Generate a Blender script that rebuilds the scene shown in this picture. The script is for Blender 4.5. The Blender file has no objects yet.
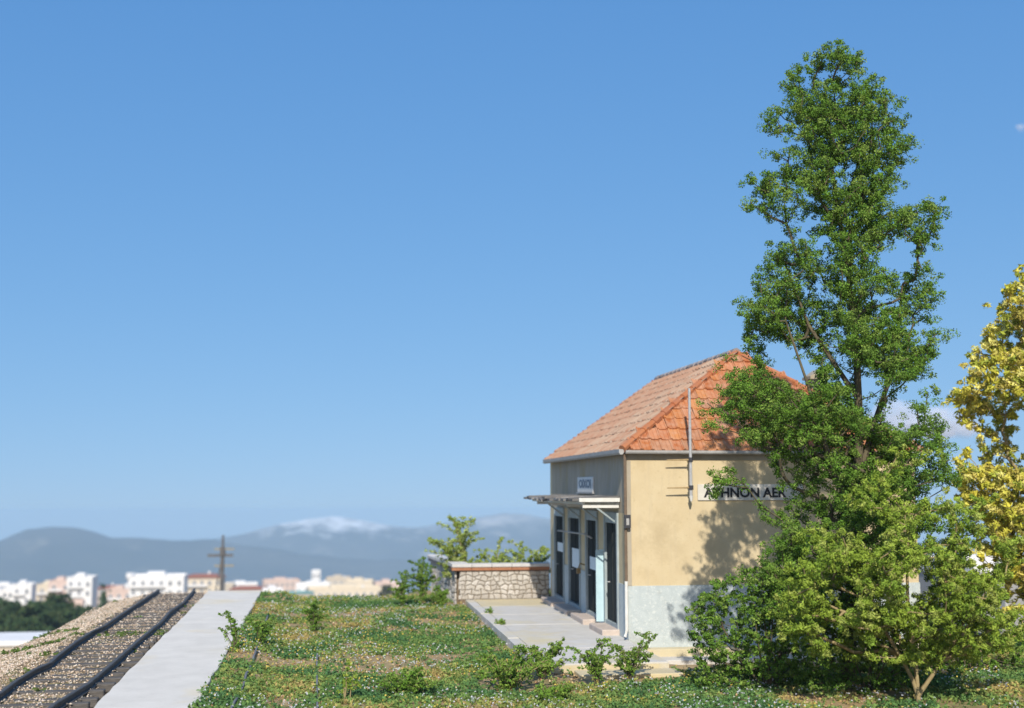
import bpy, math, random
import numpy as np
from mathutils import Vector, noise as mnoise

rng = np.random.default_rng(7)
random.seed(7)
sc = bpy.context.scene
COL = sc.collection
R = math.radians

# ------------------------------------------------------------------ camera, sky, sun, exposure
CAM_Z = 3.38
cam_d = bpy.data.cameras.new('camera')
cam = bpy.data.objects.new('camera', cam_d)
COL.objects.link(cam)
cam.location = (0, 0, CAM_Z)
cam.rotation_euler = (R(90 + 6.646), 0, R(-8.353))
cam_d.sensor_width = 36.0
cam_d.lens = 1150.0 / 1024.0 * 36.0
cam_d.clip_start = 0.1
cam_d.clip_end = 40000
cam_d.dof.use_dof = True
cam_d.dof.focus_distance = 21.5
cam_d.dof.aperture_fstop = 0.46
sc.camera = cam

SUN_EL, SUN_AZ = R(37), R(190)          # azimuth clockwise from +Y
world = bpy.data.worlds.new('World')
sc.world = world
world.use_nodes = True
wn = world.node_tree.nodes
sky = wn.new('ShaderNodeTexSky')
sky.sky_type = 'NISHITA'
sky.sun_disc = False
sky.sun_elevation = SUN_EL - R(4.5)
sky.sun_rotation = SUN_AZ
sky.altitude = 0
sky.air_density = 1.0
sky.dust_density = 1.0
sky.ozone_density = 3.0
bg = wn['Background']
bg.inputs['Strength'].default_value = 0.10
WL = world.node_tree.links
# the plain lies below the station, so the sky's horizon sits 4.5 degrees lower
wtc = wn.new('ShaderNodeTexCoord'); wmp = wn.new('ShaderNodeMapping'); wmp.inputs['Rotation'].default_value = (R(4.5), 0, 0)
WL.new(wtc.outputs['Generated'], wmp.inputs[0]); WL.new(wmp.outputs[0], sky.inputs[0])
# response curve per channel: clear blue sky with a soft gradient all round
wsp = wn.new('ShaderNodeSeparateColor'); wcb = wn.new('ShaderNodeCombineColor'); WL.new(sky.outputs[0], wsp.inputs[0])
for ch, (pw, kk) in enumerate(((.81, .105), (.53, .217), (.31, .451))):
    a_ = wn.new('ShaderNodeMath'); a_.operation = 'POWER'; a_.inputs[1].default_value = pw
    b_ = wn.new('ShaderNodeMath'); b_.operation = 'MULTIPLY'; b_.inputs[1].default_value = kk*10
    WL.new(wsp.outputs[ch], a_.inputs[0]); WL.new(a_.outputs[0], b_.inputs[0]); WL.new(b_.outputs[0], wcb.inputs[ch])
WL.new(wcb.outputs[0], bg.inputs['Color'])

sun_d = bpy.data.lights.new('sun', 'SUN')
sun_d.energy = 4.8
sun_d.angle = R(0.53)
sun_d.color = (1.0, 0.94, 0.84)
sun = bpy.data.objects.new('sun', sun_d)
COL.objects.link(sun)
to_sun = Vector((math.sin(SUN_AZ) * math.cos(SUN_EL), math.cos(SUN_AZ) * math.cos(SUN_EL), math.sin(SUN_EL)))
sun.rotation_euler = to_sun.to_track_quat('Z', 'Y').to_euler()
sun.location = (-10, -20, 40)

sc.view_settings.view_transform = 'Standard'
sc.view_settings.look = 'None'
sc.view_settings.exposure = 0.0
sc.view_settings.gamma = 1.0
sc.cycles.max_bounces = 8
sc.cycles.volume_bounces = 2
sc.cycles.transparent_max_bounces = 8

# ------------------------------------------------------------------ helpers
def tag(o, label=None, cat=None, group=None, kind=None):
    if label: o['label'] = label
    if cat: o['category'] = cat
    if group: o['group'] = group
    if kind: o['kind'] = kind
    return o

def empty(name, loc, label=None, cat=None, group=None, rz=0):
    o = bpy.data.objects.new(name, None)
    COL.objects.link(o)
    o.location = loc
    o.rotation_euler = (0, 0, rz)
    return tag(o, label, cat, group)

def link(name, me, mat=None, parent=None, loc=None):
    o = bpy.data.objects.new(name, me)
    COL.objects.link(o)
    if mat is not None and len(me.materials) == 0:
        me.materials.append(mat)
    if parent is not None:
        o.parent = parent
    if loc is not None:
        o.location = loc
    return o

class MB:
    """collects boxes, tubes and prisms into one mesh"""
    def __init__(s):
        s.v, s.f = [], []
    def add(s, vs, fs):
        n = len(s.v)
        s.v += [tuple(v) for v in vs]
        s.f += [tuple(i + n for i in f) for f in fs]
        return s
    def box(s, x0, y0, z0, x1, y1, z1):
        vs = [(x0,y0,z0),(x1,y0,z0),(x1,y1,z0),(x0,y1,z0),(x0,y0,z1),(x1,y0,z1),(x1,y1,z1),(x0,y1,z1)]
        return s.add(vs, [(0,3,2,1),(4,5,6,7),(0,1,5,4),(1,2,6,5),(2,3,7,6),(3,0,4,7)])
    def prism(s, pts, z0, z1):
        n = len(pts)
        vs = [(x,y,z0) for x,y in pts] + [(x,y,z1) for x,y in pts]
        return s.add(vs, [tuple(range(n-1,-1,-1)), tuple(range(n,2*n))] + [(i,(i+1)%n,n+(i+1)%n,n+i) for i in range(n)])
    def tube(s, pts, radii, n=6, cap=True):
        pts = [Vector(p) for p in pts]
        if not hasattr(radii, '__len__'): radii = [radii] * len(pts)
        rings = []
        ref = Vector((0.13, 0.31, 0.94))
        for i, p in enumerate(pts):
            d = (pts[min(i+1, len(pts)-1)] - pts[max(i-1, 0)])
            if d.length < 1e-6: d = Vector((0,0,1))
            d.normalize()
            a = d.cross(ref)
            if a.length < 0.1: a = d.cross(Vector((1,0,0)))
            a.normalize(); b = d.cross(a)
            rings.append([p + (a*math.cos(2*math.pi*k/n) + b*math.sin(2*math.pi*k/n)) * radii[i] for k in range(n)])
        vs = [v for r in rings for v in r]
        fs = []
        for i in range(len(pts)-1):
            for k in range(n):
                fs.append((i*n+k, i*n+(k+1)%n, (i+1)*n+(k+1)%n, (i+1)*n+k))
        if cap:
            fs.append(tuple(range(n-1,-1,-1))); fs.append(tuple(range((len(pts)-1)*n, len(pts)*n)))
        return s.add(vs, fs)
    def sweep(s, prof, path):
        """profile (a,z) swept along a path of (x,y,z); a is to the right of the heading"""
        n = len(prof); vs = []
        for i, p in enumerate(path):
            q0, q1 = path[max(i-1,0)], path[min(i+1,len(path)-1)]
            d = Vector((q1[0]-q0[0], q1[1]-q0[1], 0)).normalized()
            rt = Vector((d.y, -d.x, 0))
            for a, z in prof:
                vs.append((p[0]+rt.x*a, p[1]+rt.y*a, p[2]+z))
        fs = [(i*n+k, (i+1)*n+k, (i+1)*n+(k+1)%n, i*n+(k+1)%n) for i in range(len(path)-1) for k in range(n)]
        fs.append(tuple(range(n))); fs.append(tuple(range(len(path)*n-1, (len(path)-1)*n-1, -1)))
        return s.add(vs, fs)
    def mesh(s, name, smooth=False):
        me = bpy.data.meshes.new(name)
        me.from_pydata(s.v, [], s.f)
        if smooth:
            me.polygons.foreach_set('use_smooth', [True]*len(me.polygons))
        me.update()
        return me
    def build(s, name, mat, parent=None, loc=None, smooth=False, bevel=0):
        o = link(name, s.mesh(name, smooth), mat, parent, loc)
        if bevel:
            m = o.modifiers.new('bevel', 'BEVEL'); m.width = bevel; m.segments = 2; m.limit_method = 'ANGLE'
        return o

def bulk(name, verts, faces, mat, parent=None, tint=None, loc=None):
    """big mesh from numpy: verts (n,3), faces (m,k) of equal size k"""
    me = bpy.data.meshes.new(name)
    m, k = faces.shape
    me.vertices.add(len(verts)); me.vertices.foreach_set('co', verts.astype(np.float32).ravel())
    me.loops.add(m*k); me.loops.foreach_set('vertex_index', faces.astype(np.int32).ravel())
    me.polygons.add(m)
    me.polygons.foreach_set('loop_start', np.arange(0, m*k, k, dtype=np.int32))
    me.update(calc_edges=True)
    if tint is not None:
        at = me.attributes.new('tint', 'FLOAT_COLOR', 'POINT')
        c = np.ones((len(verts), 4), np.float32); c[:, :3] = tint
        at.data.foreach_set('color', c.ravel())
    return link(name, me, mat, parent, loc)

def fbm(x, y, s=1.0, seed=0.0, oct=4):
    v, a, f = 0.0, 1.0, s
    for _ in range(oct):
        v += a * mnoise.noise(Vector((x*f+seed, y*f-seed, seed*1.7)))
        a *= .5; f *= 2.03
    return v

def vnoise(p, s, seed=0.0):
    """smooth numpy value noise, p (n,3) -> about -1..1"""
    q = p * s + seed
    i = np.floor(q).astype(np.int64); f = q - i
    f = f*f*(3-2*f)
    def h(a, b, c):
        n = (a*73856093) ^ (b*19349663) ^ (c*83492791)
        n = (n ^ (n >> 13)) * 1274126177
        return ((n & 0xffff) / 32767.5) - 1.0
    out = 0
    for dx in (0,1):
        for dy in (0,1):
            for dz in (0,1):
                w = (f[:,0] if dx else 1-f[:,0])*(f[:,1] if dy else 1-f[:,1])*(f[:,2] if dz else 1-f[:,2])
                out = out + w*h(i[:,0]+dx, i[:,1]+dy, i[:,2]+dz)
    return out

# ------------------------------------------------------------------ materials
MATS = {}
def mat(name, c1, c2=None, scale=6.0, rough=0.85, bump=0.0, bscale=None, metal=0.0, spec=0.3, spots=None, detail=8, stretch=None, c3=None, c3s=1.0, c3t=(.5,.7), streak=None):
    if name in MATS: return MATS[name]
    m = bpy.data.materials.new(name); m.use_nodes = True
    nt = m.node_tree; N = nt.nodes; L = nt.links
    b = N['Principled BSDF']
    b.inputs['Roughness'].default_value = rough
    b.inputs['Metallic'].default_value = metal
    b.inputs['Specular IOR Level'].default_value = spec
    tc = N.new('ShaderNodeTexCoord')
    vec = tc.outputs['Object']
    if stretch:
        mp = N.new('ShaderNodeMapping'); mp.inputs['Scale'].default_value = stretch
        L.new(vec, mp.inputs['Vector']); vec = mp.outputs[0]
    def nz(s, d=detail):
        n = N.new('ShaderNodeTexNoise'); n.inputs['Scale'].default_value = s; n.inputs['Detail'].default_value = d
        n.inputs['Roughness'].default_value = .62
        L.new(vec, n.inputs['Vector']); return n
    def mix(a, bb, f):
        x = N.new('ShaderNodeMix'); x.data_type = 'RGBA'
        L.new(f, x.inputs[0])
        for sock, v in ((x.inputs[6], a), (x.inputs[7], bb)):
            if isinstance(v, tuple): sock.default_value = (*v, 1)
            else: L.new(v, sock)
        return x.outputs[2]
    def ramp(src, lo, hi):
        r = N.new('ShaderNodeMapRange'); r.inputs[1].default_value = lo; r.inputs[2].default_value = hi
        L.new(src, r.inputs[0]); return r.outputs[0]
    col = c1
    if c2:
        n1 = nz(scale); col = mix(c1, c2, ramp(n1.outputs[0], .35, .65))
    if c3:
        n3 = nz(c3s); col = mix(col, c3, ramp(n3.outputs[0], *c3t))
    if spots:
        sc_, colr, lo, hi = spots
        n2 = nz(sc_, 3); col = mix(col, colr, ramp(n2.outputs[0], lo, hi))
    if streak:                                       # rain marks and patchy repairs
        mp2 = N.new('ShaderNodeMapping'); mp2.inputs['Scale'].default_value = (5, 5, .45); L.new(tc.outputs['Object'], mp2.inputs['Vector'])
        ns_ = N.new('ShaderNodeTexNoise'); ns_.inputs['Scale'].default_value = 1.6; ns_.inputs['Detail'].default_value = 7; ns_.inputs['Roughness'].default_value = .7
        L.new(mp2.outputs[0], ns_.inputs['Vector'])
        col = mix(col, streak, ramp(ns_.outputs[0], .54, .86))
    if isinstance(col, tuple): b.inputs['Base Color'].default_value = (*col, 1)
    else: L.new(col, b.inputs['Base Color'])
    if bump:
        nb = nz(bscale or scale*4); bp = N.new('ShaderNodeBump'); bp.inputs['Strength'].default_value = bump
        bp.inputs['Distance'].default_value = .02
        L.new(nb.outputs[0], bp.inputs['Height']); L.new(bp.outputs[0], b.inputs['Normal'])
    MATS[name] = m
    return m

def leafmat(name, trans=.08, rough=.8):
    m = bpy.data.materials.new(name); m.use_nodes = True
    nt = m.node_tree; N = nt.nodes; L = nt.links
    b = N['Principled BSDF']; b.inputs['Roughness'].default_value = rough; b.inputs['Specular IOR Level'].default_value = .08
    a = N.new('ShaderNodeAttribute'); a.attribute_name = 'tint'
    t = N.new('ShaderNodeBsdfTranslucent'); mx = N.new('ShaderNodeMixShader'); mx.inputs[0].default_value = trans
    L.new(a.outputs['Color'], b.inputs['Base Color']); L.new(a.outputs['Color'], t.inputs['Color'])
    L.new(b.outputs[0], mx.inputs[1]); L.new(t.outputs[0], mx.inputs[2])
    L.new(mx.outputs[0], N['Material Output'].inputs['Surface'])
    return m

def tintmat(name, rough=.9):
    m = bpy.data.materials.new(name); m.use_nodes = True
    N = m.node_tree.nodes; b = N['Principled BSDF']; b.inputs['Roughness'].default_value = rough
    b.inputs['Specular IOR Level'].default_value = .2
    a = N.new('ShaderNodeAttribute'); a.attribute_name = 'tint'
    m.node_tree.links.new(a.outputs['Color'], b.inputs['Base Color'])
    return m

def varymat(name, cols, rough=.85, nscale=9.0, bump=.25, dirt=None):
    """colour picked per object (Object Info random) plus fine noise: for loose alike pieces"""
    m = bpy.data.materials.new(name); m.use_nodes = True
    nt = m.node_tree; N = nt.nodes; L = nt.links; b = N['Principled BSDF']
    b.inputs['Roughness'].default_value = rough; b.inputs['Specular IOR Level'].default_value = .25
    oi = N.new('ShaderNodeObjectInfo'); cr = N.new('ShaderNodeValToRGB')
    e = cr.color_ramp.elements
    while len(e) < len(cols): e.new(.5)
    for i, c in enumerate(cols):
        e[i].position = i/(len(cols)-1); e[i].color = (*c, 1)
    L.new(oi.outputs['Random'], cr.inputs[0])
    tc = N.new('ShaderNodeTexCoord'); n = N.new('ShaderNodeTexNoise'); n.inputs['Scale'].default_value = nscale; n.inputs['Detail'].default_value = 8
    geo = N.new('ShaderNodeNewGeometry')
    L.new(geo.outputs['Position'], n.inputs['Vector'])
    mp = N.new('ShaderNodeMapRange'); mp.inputs[1].default_value = .4; mp.inputs[2].default_value = .72; mp.inputs[4].default_value = .65
    L.new(n.outputs[0], mp.inputs[0])
    mx = N.new('ShaderNodeMix'); mx.data_type = 'RGBA'; L.new(mp.outputs[0], mx.inputs[0]); L.new(cr.outputs[0], mx.inputs[6])
    mx.inputs[7].default_value = (*(dirt or cols[0]), 1)
    L.new(mx.outputs[2], b.inputs['Base Color'])
    bp = N.new('ShaderNodeBump'); bp.inputs['Strength'].default_value = bump; bp.inputs['Distance'].default_value = .02
    n2 = N.new('ShaderNodeTexNoise'); n2.inputs['Scale'].default_value = 40; n2.inputs['Detail'].default_value = 6
    L.new(geo.outputs['Position'], n2.inputs['Vector']); L.new(n2.outputs[0], bp.inputs['Height']); L.new(bp.outputs[0], b.inputs['Normal'])
    return m

M_PLASTER = mat('yellow_plaster', (.62,.505,.315), (.58,.46,.275), 2.2, .9, .15, 30, c3=(.47,.37,.22), c3s=1.1, c3t=(.54,.80), spots=(14,(.52,.41,.24),.60,.72), streak=(.50,.41,.27))
M_GREYPL = mat('grey_plaster', (.44,.385,.30), (.35,.305,.23), 3.0, .92, .25, 25, stretch=(1,1,.3), c3=(.40,.32,.18), c3s=1.6, c3t=(.52,.72))  # greyer and darker than the yellow plaster, with upright mottling
M_DADO = mat('pale_blue_render', (.53,.575,.565), (.47,.52,.515), 7, .95, .8, 45, spots=(19,(.62,.65,.62),.55,.68), c3=(.38,.38,.33), c3s=1.4, c3t=(.60,.78), streak=(.42,.44,.42))
M_BLUE = mat('blue_grey_paint', (.38,.43,.43), (.30,.35,.355), 4, .6, .1, spots=(40,(.10,.11,.11),.70,.76))
M_PALEBLUE = mat('pale_blue_paint', (.50,.66,.70), (.42,.58,.62), 4, .6, .1, spots=(26,(.16,.17,.17),.68,.72))
M_DOOR = mat('dark_teal_wood', (.042,.048,.048), (.028,.032,.032), 6, .9, .1, spec=.1, stretch=(4,4,.6))
M_WHITE = mat('white_paint', (.74,.73,.68), (.62,.60,.55), 6, .6, .1)
M_PAPER = mat('white_paper', (.74,.80,.82), (.66,.72,.74), 8, .8)
M_GUTTER = mat('zinc_gutter', (.44,.43,.41), (.33,.32,.30), 7, .55, .15, spots=(16,(.25,.21,.16),.6,.75))
M_PIPE = mat('brown_downpipe', (.20,.14,.09), (.14,.10,.07), 9, .6)
M_STEEL = mat('galvanised_steel', (.56,.56,.55), (.42,.41,.40), 20, .5, .1, metal=.3)
M_CONC = mat('platform_concrete', (.70,.65,.57), (.62,.575,.50), 1.6, .92, .25, 18, spots=(22,(.44,.40,.34),.63,.74), c3=(.66,.56,.38), c3s=.35, c3t=(.56,.72))
M_SLAB = mat('pale_paving', (.60,.575,.53), (.53,.50,.45), 2.4, .92, .2, 22, c3=(.60,.52,.34), c3s=.55, c3t=(.52,.68))
M_SAND = mat('sandy_paving', (.62,.52,.32), (.55,.47,.31), 2.4, .92, .2, 22, c3=(.56,.52,.44), c3s=.9, c3t=(.56,.7))
M_STEP = mat('pinkish_stone', (.58,.48,.40), (.48,.40,.34), 5, .85, .3, 25)
M_BARK = mat('bark', (.15,.125,.075), (.085,.07,.042), 9, .9, .5, 30, stretch=(1,1,.3))
M_BARKL = mat('light_bark', (.38,.30,.15), (.28,.21,.10), 9, .9, .5, 30, stretch=(1,1,.3))
M_SOIL = mat('soil', (.42,.30,.15), (.30,.21,.11), 1.3, .95, .6, 14, c3=(.14,.16,.05), c3s=.7, c3t=(.48,.66), spots=(6,(.52,.38,.20),.58,.7))
M_BALLAST = mat('ballast_bed', (.46,.36,.25), (.34,.26,.17), 3, .95, .8, 20, spots=(5,(.10,.13,.04),.64,.72))
M_SLEEPER = mat('weathered_sleeper', (.07,.064,.058), (.15,.135,.12), 10, .9, .5, 30, stretch=(.5,4,4))
M_RAIL = mat('dark_rail_steel', (.075,.075,.072), (.11,.105,.10), 9, .6, .15, metal=.1, spec=.2, spots=(12,(.16,.10,.06),.66,.76))
M_MORTAR = mat('mortar', (.24,.18,.12), (.16,.12,.08), 14, .95, .5, 40)
M_BRICK = mat('brick_coping_edge', (.40,.19,.10), (.32,.14,.08), 12, .9, .3, 40)
M_COPE = mat('coping_concrete', (.58,.56,.54), (.50,.48,.46), 7, .9, .2, 40)
M_DECK = mat('roof_underlay', (.20,.10,.06), (.15,.08,.05), 6, .9)
M_CAPG = mat('weathered_ridge_mortar', (.40,.36,.34), (.16,.14,.14), 9, .9, .4, 30)
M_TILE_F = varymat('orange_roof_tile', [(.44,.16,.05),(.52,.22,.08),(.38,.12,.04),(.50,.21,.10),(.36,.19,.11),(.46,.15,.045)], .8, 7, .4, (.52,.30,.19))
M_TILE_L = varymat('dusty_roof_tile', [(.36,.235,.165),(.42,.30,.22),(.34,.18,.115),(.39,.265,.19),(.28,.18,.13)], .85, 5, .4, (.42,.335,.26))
M_CAPO = varymat('orange_hip_cap', [(.43,.15,.055),(.39,.125,.05),(.46,.185,.08)], .8, 5, .3, (.36,.18,.11))
M_STONE = varymat('rubble_stone', [(.52,.485,.43),(.64,.60,.545),(.42,.38,.33),(.58,.54,.48),(.48,.44,.385)], .9, 9, .8, (.37,.32,.26))
M_AWN = varymat('weathered_awning_plank', [(.20,.19,.18),(.32,.31,.30),(.12,.115,.11),(.26,.25,.23)], .85, 8, .4, (.10,.09,.085))
M_SIGN = mat('sign_white', (.66,.62,.54), (.58,.54,.46), 6, .7)
M_LETTER = mat('black_lettering', (.02,.02,.022), None, rough=.7)
M_LEAF = leafmat('foliage')
M_TINT = tintmat('stones_and_petals')

# ------------------------------------------------------------------ terrain
def valley(r): return -8.0 - .0865*r
def hgt(x, y):
    """station plateau with embankments, then the long slope down to the plain"""
    r = math.hypot(x, y)
    yl = 38.7 + 2.4*max(0, min(1, (x-1.9)/.6)) if x < 13.8 else 38.7 - min(12.2, (x-13.8)*6)
    d = max(0, y - yl, -7.15 - x, -60 - y, x - 70)
    z = -.17 + .05*fbm(x, y, .35, 3.1, 3)
    if x < -3.9:                                   # track bed
        t = min(1, (-3.9 - x)/.15); z = z*(1-t) + t*(.02 + .02*fbm(x, y, 1.1, 9, 2))
        if x < -6.0: z -= (-6.0 - x)*.2
    if -2.7 < x < -1.2: z += .19*min(1, (-1.2-x)/.7)
    if 3.0 < x < 14.2 and 21 < y < 36: z = min(z, -.17)
    if 6.6 < x < 14.2 and 23.2 < y < 36: z = -.17 - .26*min(1, (x-6.6)/.3)*min(1, (y-23.2)/.8)
    if d > 0:
        z = z - .75*d + .12*fbm(x, y, .4, 5, 3)
        z = max(z, valley(r) + (.02*r)*.15*fbm(x, y, .006, 2, 3))
    return z

def axis(lo, hi, a, b, step, growth=1.18):
    v = list(np.arange(a, b+1e-6, step))
    s, x = step, b
    while x < hi: s *= growth; x += s; v.append(min(x, hi))
    s, x = step, a
    while x > lo: s *= growth; x -= s; v.insert(0, max(x, lo))
    return np.array(v)
gx = axis(-7400, 7400, -9.5, 17, .22); gy = axis(-400, 6400, 15, 42, .24)
V = np.array([(x, y, hgt(x, y)) for y in gy for x in gx])
nx, ny = len(gx), len(gy)
ii = (np.arange(ny-1)[:,None]*nx + np.arange(nx-1)[None,:]).ravel()
F = np.stack([ii, ii+1, ii+nx+1, ii+nx], 1)
g = bulk('ground', V, F, M_SOIL)
g.data.polygons.foreach_set('use_smooth', np.ones(len(F), bool)); tag(g, kind='structure')

# mountains beyond the plain: ridges with real depth
def mountains(name, ridge, yr, foot, back, m, seed, rough):
    rx = np.array([p[0] for p in ridge]); rz = np.array([p[1] for p in ridge])
    xs = np.linspace(rx[0], rx[-1], 420); ts = np.linspace(-1, 1, 46)
    vs = []
    for t in ts:
        for x in xs:
            zr = np.interp(x, rx, rz)
            y = yr + (t*foot if t < 0 else t*back)
            base = valley(math.hypot(x, y)) - 12
            k = (1-abs(t))**(1.15)
            n = fbm(x, y, .0016, seed, 5)
            z = base + (zr-base)*k + rough*n*(min(1, abs(t)*5))*(1-abs(t)) + 6*fbm(x, y, .010, seed, 4)*k
            vs.append((x, y, z))
    n = len(xs); q = (np.arange(len(ts)-1)[:,None]*n + np.arange(n-1)[None,:]).ravel()
    o = bulk(name, np.array(vs), np.stack([q, q+1, q+n+1, q+n], 1), m)
    o.data.polygons.foreach_set('use_smooth', np.ones(len(o.data.polygons), bool))
    return tag(o, kind='structure')

M_MTN = mat('scrub_mountain', (.055,.065,.075), (.085,.090,.095), .004, 1.0, c3=(.22,.20,.17), c3s=.008, c3t=(.58,.72))
def snow_material():
    m = mat('snowy_mountain', (.065,.075,.085), (.10,.105,.11), .003, 1.0, c3=(.34,.30,.27), c3s=.006, c3t=(.56,.70))
    nt = m.node_tree; N = nt.nodes; L = nt.links; b = N['Principled BSDF']
    old = b.inputs['Base Color'].links[0].from_socket
    geo = N.new('ShaderNodeNewGeometry'); sep = N.new('ShaderNodeSeparateXYZ'); L.new(geo.outputs['Position'], sep.inputs[0])
    n = N.new('ShaderNodeTexNoise'); n.inputs['Scale'].default_value = .012; n.inputs['Detail'].default_value = 9; n.inputs['Roughness'].default_value = .65; L.new(geo.outputs['Position'], n.inputs['Vector'])
    ma = N.new('ShaderNodeMath'); ma.operation = 'MULTIPLY_ADD'; ma.inputs[1].default_value = 210; L.new(n.outputs[0], ma.inputs[0]); L.new(sep.outputs[2], ma.inputs[2])
    mr = N.new('ShaderNodeMapRange'); mr.inputs[1].default_value = -62; mr.inputs[2].default_value = 6; L.new(ma.outputs[0], mr.inputs[0])
    mk = N.new('ShaderNodeMapRange'); mk.inputs[1].default_value = 150; mk.inputs[2].default_value = 420; mk.inputs[3].default_value = 1; mk.inputs[4].default_value = .22; L.new(sep.outputs[0], mk.inputs[0])   # the eastern massif is nearly bare
    mm = N.new('ShaderNodeMath'); mm.operation = 'MULTIPLY'; L.new(mr.outputs[0], mm.inputs[0]); L.new(mk.outputs[0], mm.inputs[1])
    mx = N.new('ShaderNodeMix'); mx.data_type = 'RGBA'; L.new(mm.outputs[0], mx.inputs[0]); L.new(old, mx.inputs[6]); mx.inputs[7].default_value = (.80,.81,.84,1)
    L.new(mx.outputs[2], b.inputs['Base Color'])
    return m
mountains('hills', [(-4200,-240),(-1994,-191),(-963,-146),(-931,-130),(-883,-110),(-842,-105),(-760,-108),(-704,-122),(-661,-134),(-549,-141),(-408,-138),(-336,-151),(-119,-187),(115,-210),(264,-205),(786,-216),(2192,-212),(3973,-244)], 3500, 900, 900, M_MTN, 4.2, 55)
BK = [(-6500,-240),(-3424,-261),(-1179,-301),(-748,-260),(-627,-236),(-504,-221),(-382,-192),(-283,-162),(-183,-143),(-58,-128),(68,-144),(195,-170),(324,-190),(452,-181),(582,-156),(712,-130),(844,-115),(976,-126),(1098,-147),(1458,-191),(1896,-219),(3029,-279),(3262,-308),(3761,-328),(6818,-362)]
BK = [(x*.75, CAM_Z+(z-CAM_Z)*.75) for x, z in BK]
mountains('mountains', BK, 4500, 1000, 900, snow_material(), 8.1, 60)

# the air over the plain
hz = MB().box(-7600, -500, -1000, 7600, 6600, 13.8).build('haze', None)
hz.rotation_euler = (-.0192, 0, 0)      # the air layer follows the fall of the land
tag(hz, kind='stuff')
hm = bpy.data.materials.new('haze'); hm.use_nodes = True
hm.node_tree.nodes.remove(hm.node_tree.nodes['Principled BSDF'])
pv = hm.node_tree.nodes.new('ShaderNodeVolumePrincipled')
pv.inputs['Color'].default_value = (.58,.805,1.0,1); pv.inputs['Density'].default_value = .00022; pv.inputs['Anisotropy'].default_value = 0.0
hm.node_tree.links.new(pv.outputs[0], hm.node_tree.nodes['Material Output'].inputs['Volume'])
hz.data.materials.append(hm)

# clouds low on the right
M_CLOUD = bpy.data.materials.new('cloud'); M_CLOUD.use_nodes = True
cn = M_CLOUD.node_tree.nodes; cn.remove(cn['Principled BSDF'])
cv = cn.new('ShaderNodeVolumePrincipled'); cv.inputs['Color'].default_value = (.97,.97,1,1); cv.inputs['Density'].default_value = .012
M_CLOUD.node_tree.links.new(cv.outputs[0], cn['Material Output'].inputs['Volume'])
def cloud(loc, size, n, seed, label):
    rr = random.Random(seed); mb = MB()
    for k in range(n):
        cx, cy, cz = rr.uniform(-1,1)*size[0], rr.uniform(-1,1)*size[1], rr.uniform(-.3,1)**2*size[2]
        rad = size[2]*rr.uniform(.35,.75)
        vs, fs = [], []; U, W = 14, 9
        for j in range(W+1):
            for i in range(U):
                th, ph = math.pi*j/W, 2*math.pi*i/U
                d = Vector((math.sin(th)*math.cos(ph), math.sin(th)*math.sin(ph), math.cos(th)))
                q = rad*(1+.35*mnoise.noise(d*2.3+Vector((k,seed,0)))+.18*mnoise.noise(d*5+Vector((seed,k,0))))
                vs.append((cx+d.x*q*1.4, cy+d.y*q, cz+d.z*q*.8))
        for j in range(W):
            for i in range(U):
                fs.append((j*U+i, (j+1)*U+i, (j+1)*U+(i+1)%U, j*U+(i+1)%U))
        mb.add(vs, fs)
    o = mb.build('cloud', M_CLOUD, None, loc, smooth=True)
    return tag(o, label, 'cloud', 'white clouds')
cloud((2900, 5600, 300), (330, 200, 110), 26, 3, 'low white cloud behind the trees right of the station roof')
cloud((3625, 5600, 1945), (30, 40, 26), 7, 5, 'tiny white cloud scrap at the right edge of the sky')

# ------------------------------------------------------------------ railway track
L_PTS = [(-5.12,13.5),(-5.28,19.62),(-5.38,20.87),(-5.36,21.93),(-5.30,22.86),(-5.38,23.63),(-5.47,25.65),(-5.55,27.78),(-5.46,28.61),(-5.50,29.85),(-5.60,32.69),(-5.60,34.03),(-5.73,38.6)]
R_PTS = [(-4.14,13.5),(-4.20,18.54),(-4.12,20.48),(-4.14,22.69),(-4.24,26.03),(-4.29,29.46),(-4.40,31.51),(-4.41,34.28),(-4.62,38.6)]
track = empty('railway_track', (-4.9, 28, 0), 'narrow gauge railway track with wavy dark rails beside the platform', 'railway track')
off = (4.9, -28, 0)
def shifted(pts, z): return [(x+off[0], y+off[1], z) for x, y in pts]
prof = [(-.075,0),(-.075,.015),(-.02,.03),(-.018,.085),(-.042,.10),(-.042,.13),(-.030,.142),(.030,.142),(.042,.13),(.042,.10),(.018,.085),(.02,.03),(.075,.015),(.075,0)]
prof = [(a*.82, z*.86) for a, z in prof]
zj = lambda i: .055 + .012*math.sin(i*2.4)
for pts, cuts in ((L_PTS, (0,4,8,12)), (R_PTS, (0,3,6,8))):
    for a, b in zip(cuts[:-1], cuts[1:]):
        seg = pts[a:b+1]
        path = [(x+off[0], y+off[1] + (.006 if k == 0 and a else 0), zj(a+k)) for k, (x, y) in enumerate(seg)]
        MB().sweep(prof, path).build('rail', M_RAIL, track)
sl_me = [MB().box(-.92,-.095,-.12,.92,.095,.026).mesh('sleeper') for _ in range(1)]
for k in range(40):
    y = 14.2 + k*.61 + random.uniform(-.05,.05)
    s = link('sleeper', sl_me[0], M_SLEEPER, track)
    xm = .5*(np.interp(y, [p[1] for p in L_PTS], [p[0] for p in L_PTS]) + np.interp(y, [p[1] for p in R_PTS], [p[0] for p in R_PTS]))
    s.location = (xm+off[0]+random.uniform(-.06,.06), y+off[1], .034+random.uniform(-.008,.012))
    s.rotation_euler = (random.uniform(-.02,.02), random.uniform(-.012,.012), random.uniform(-.04,.04)+.02)
    m = s.modifiers.new('bevel','BEVEL'); m.width = .015; m.segments = 1

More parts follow.
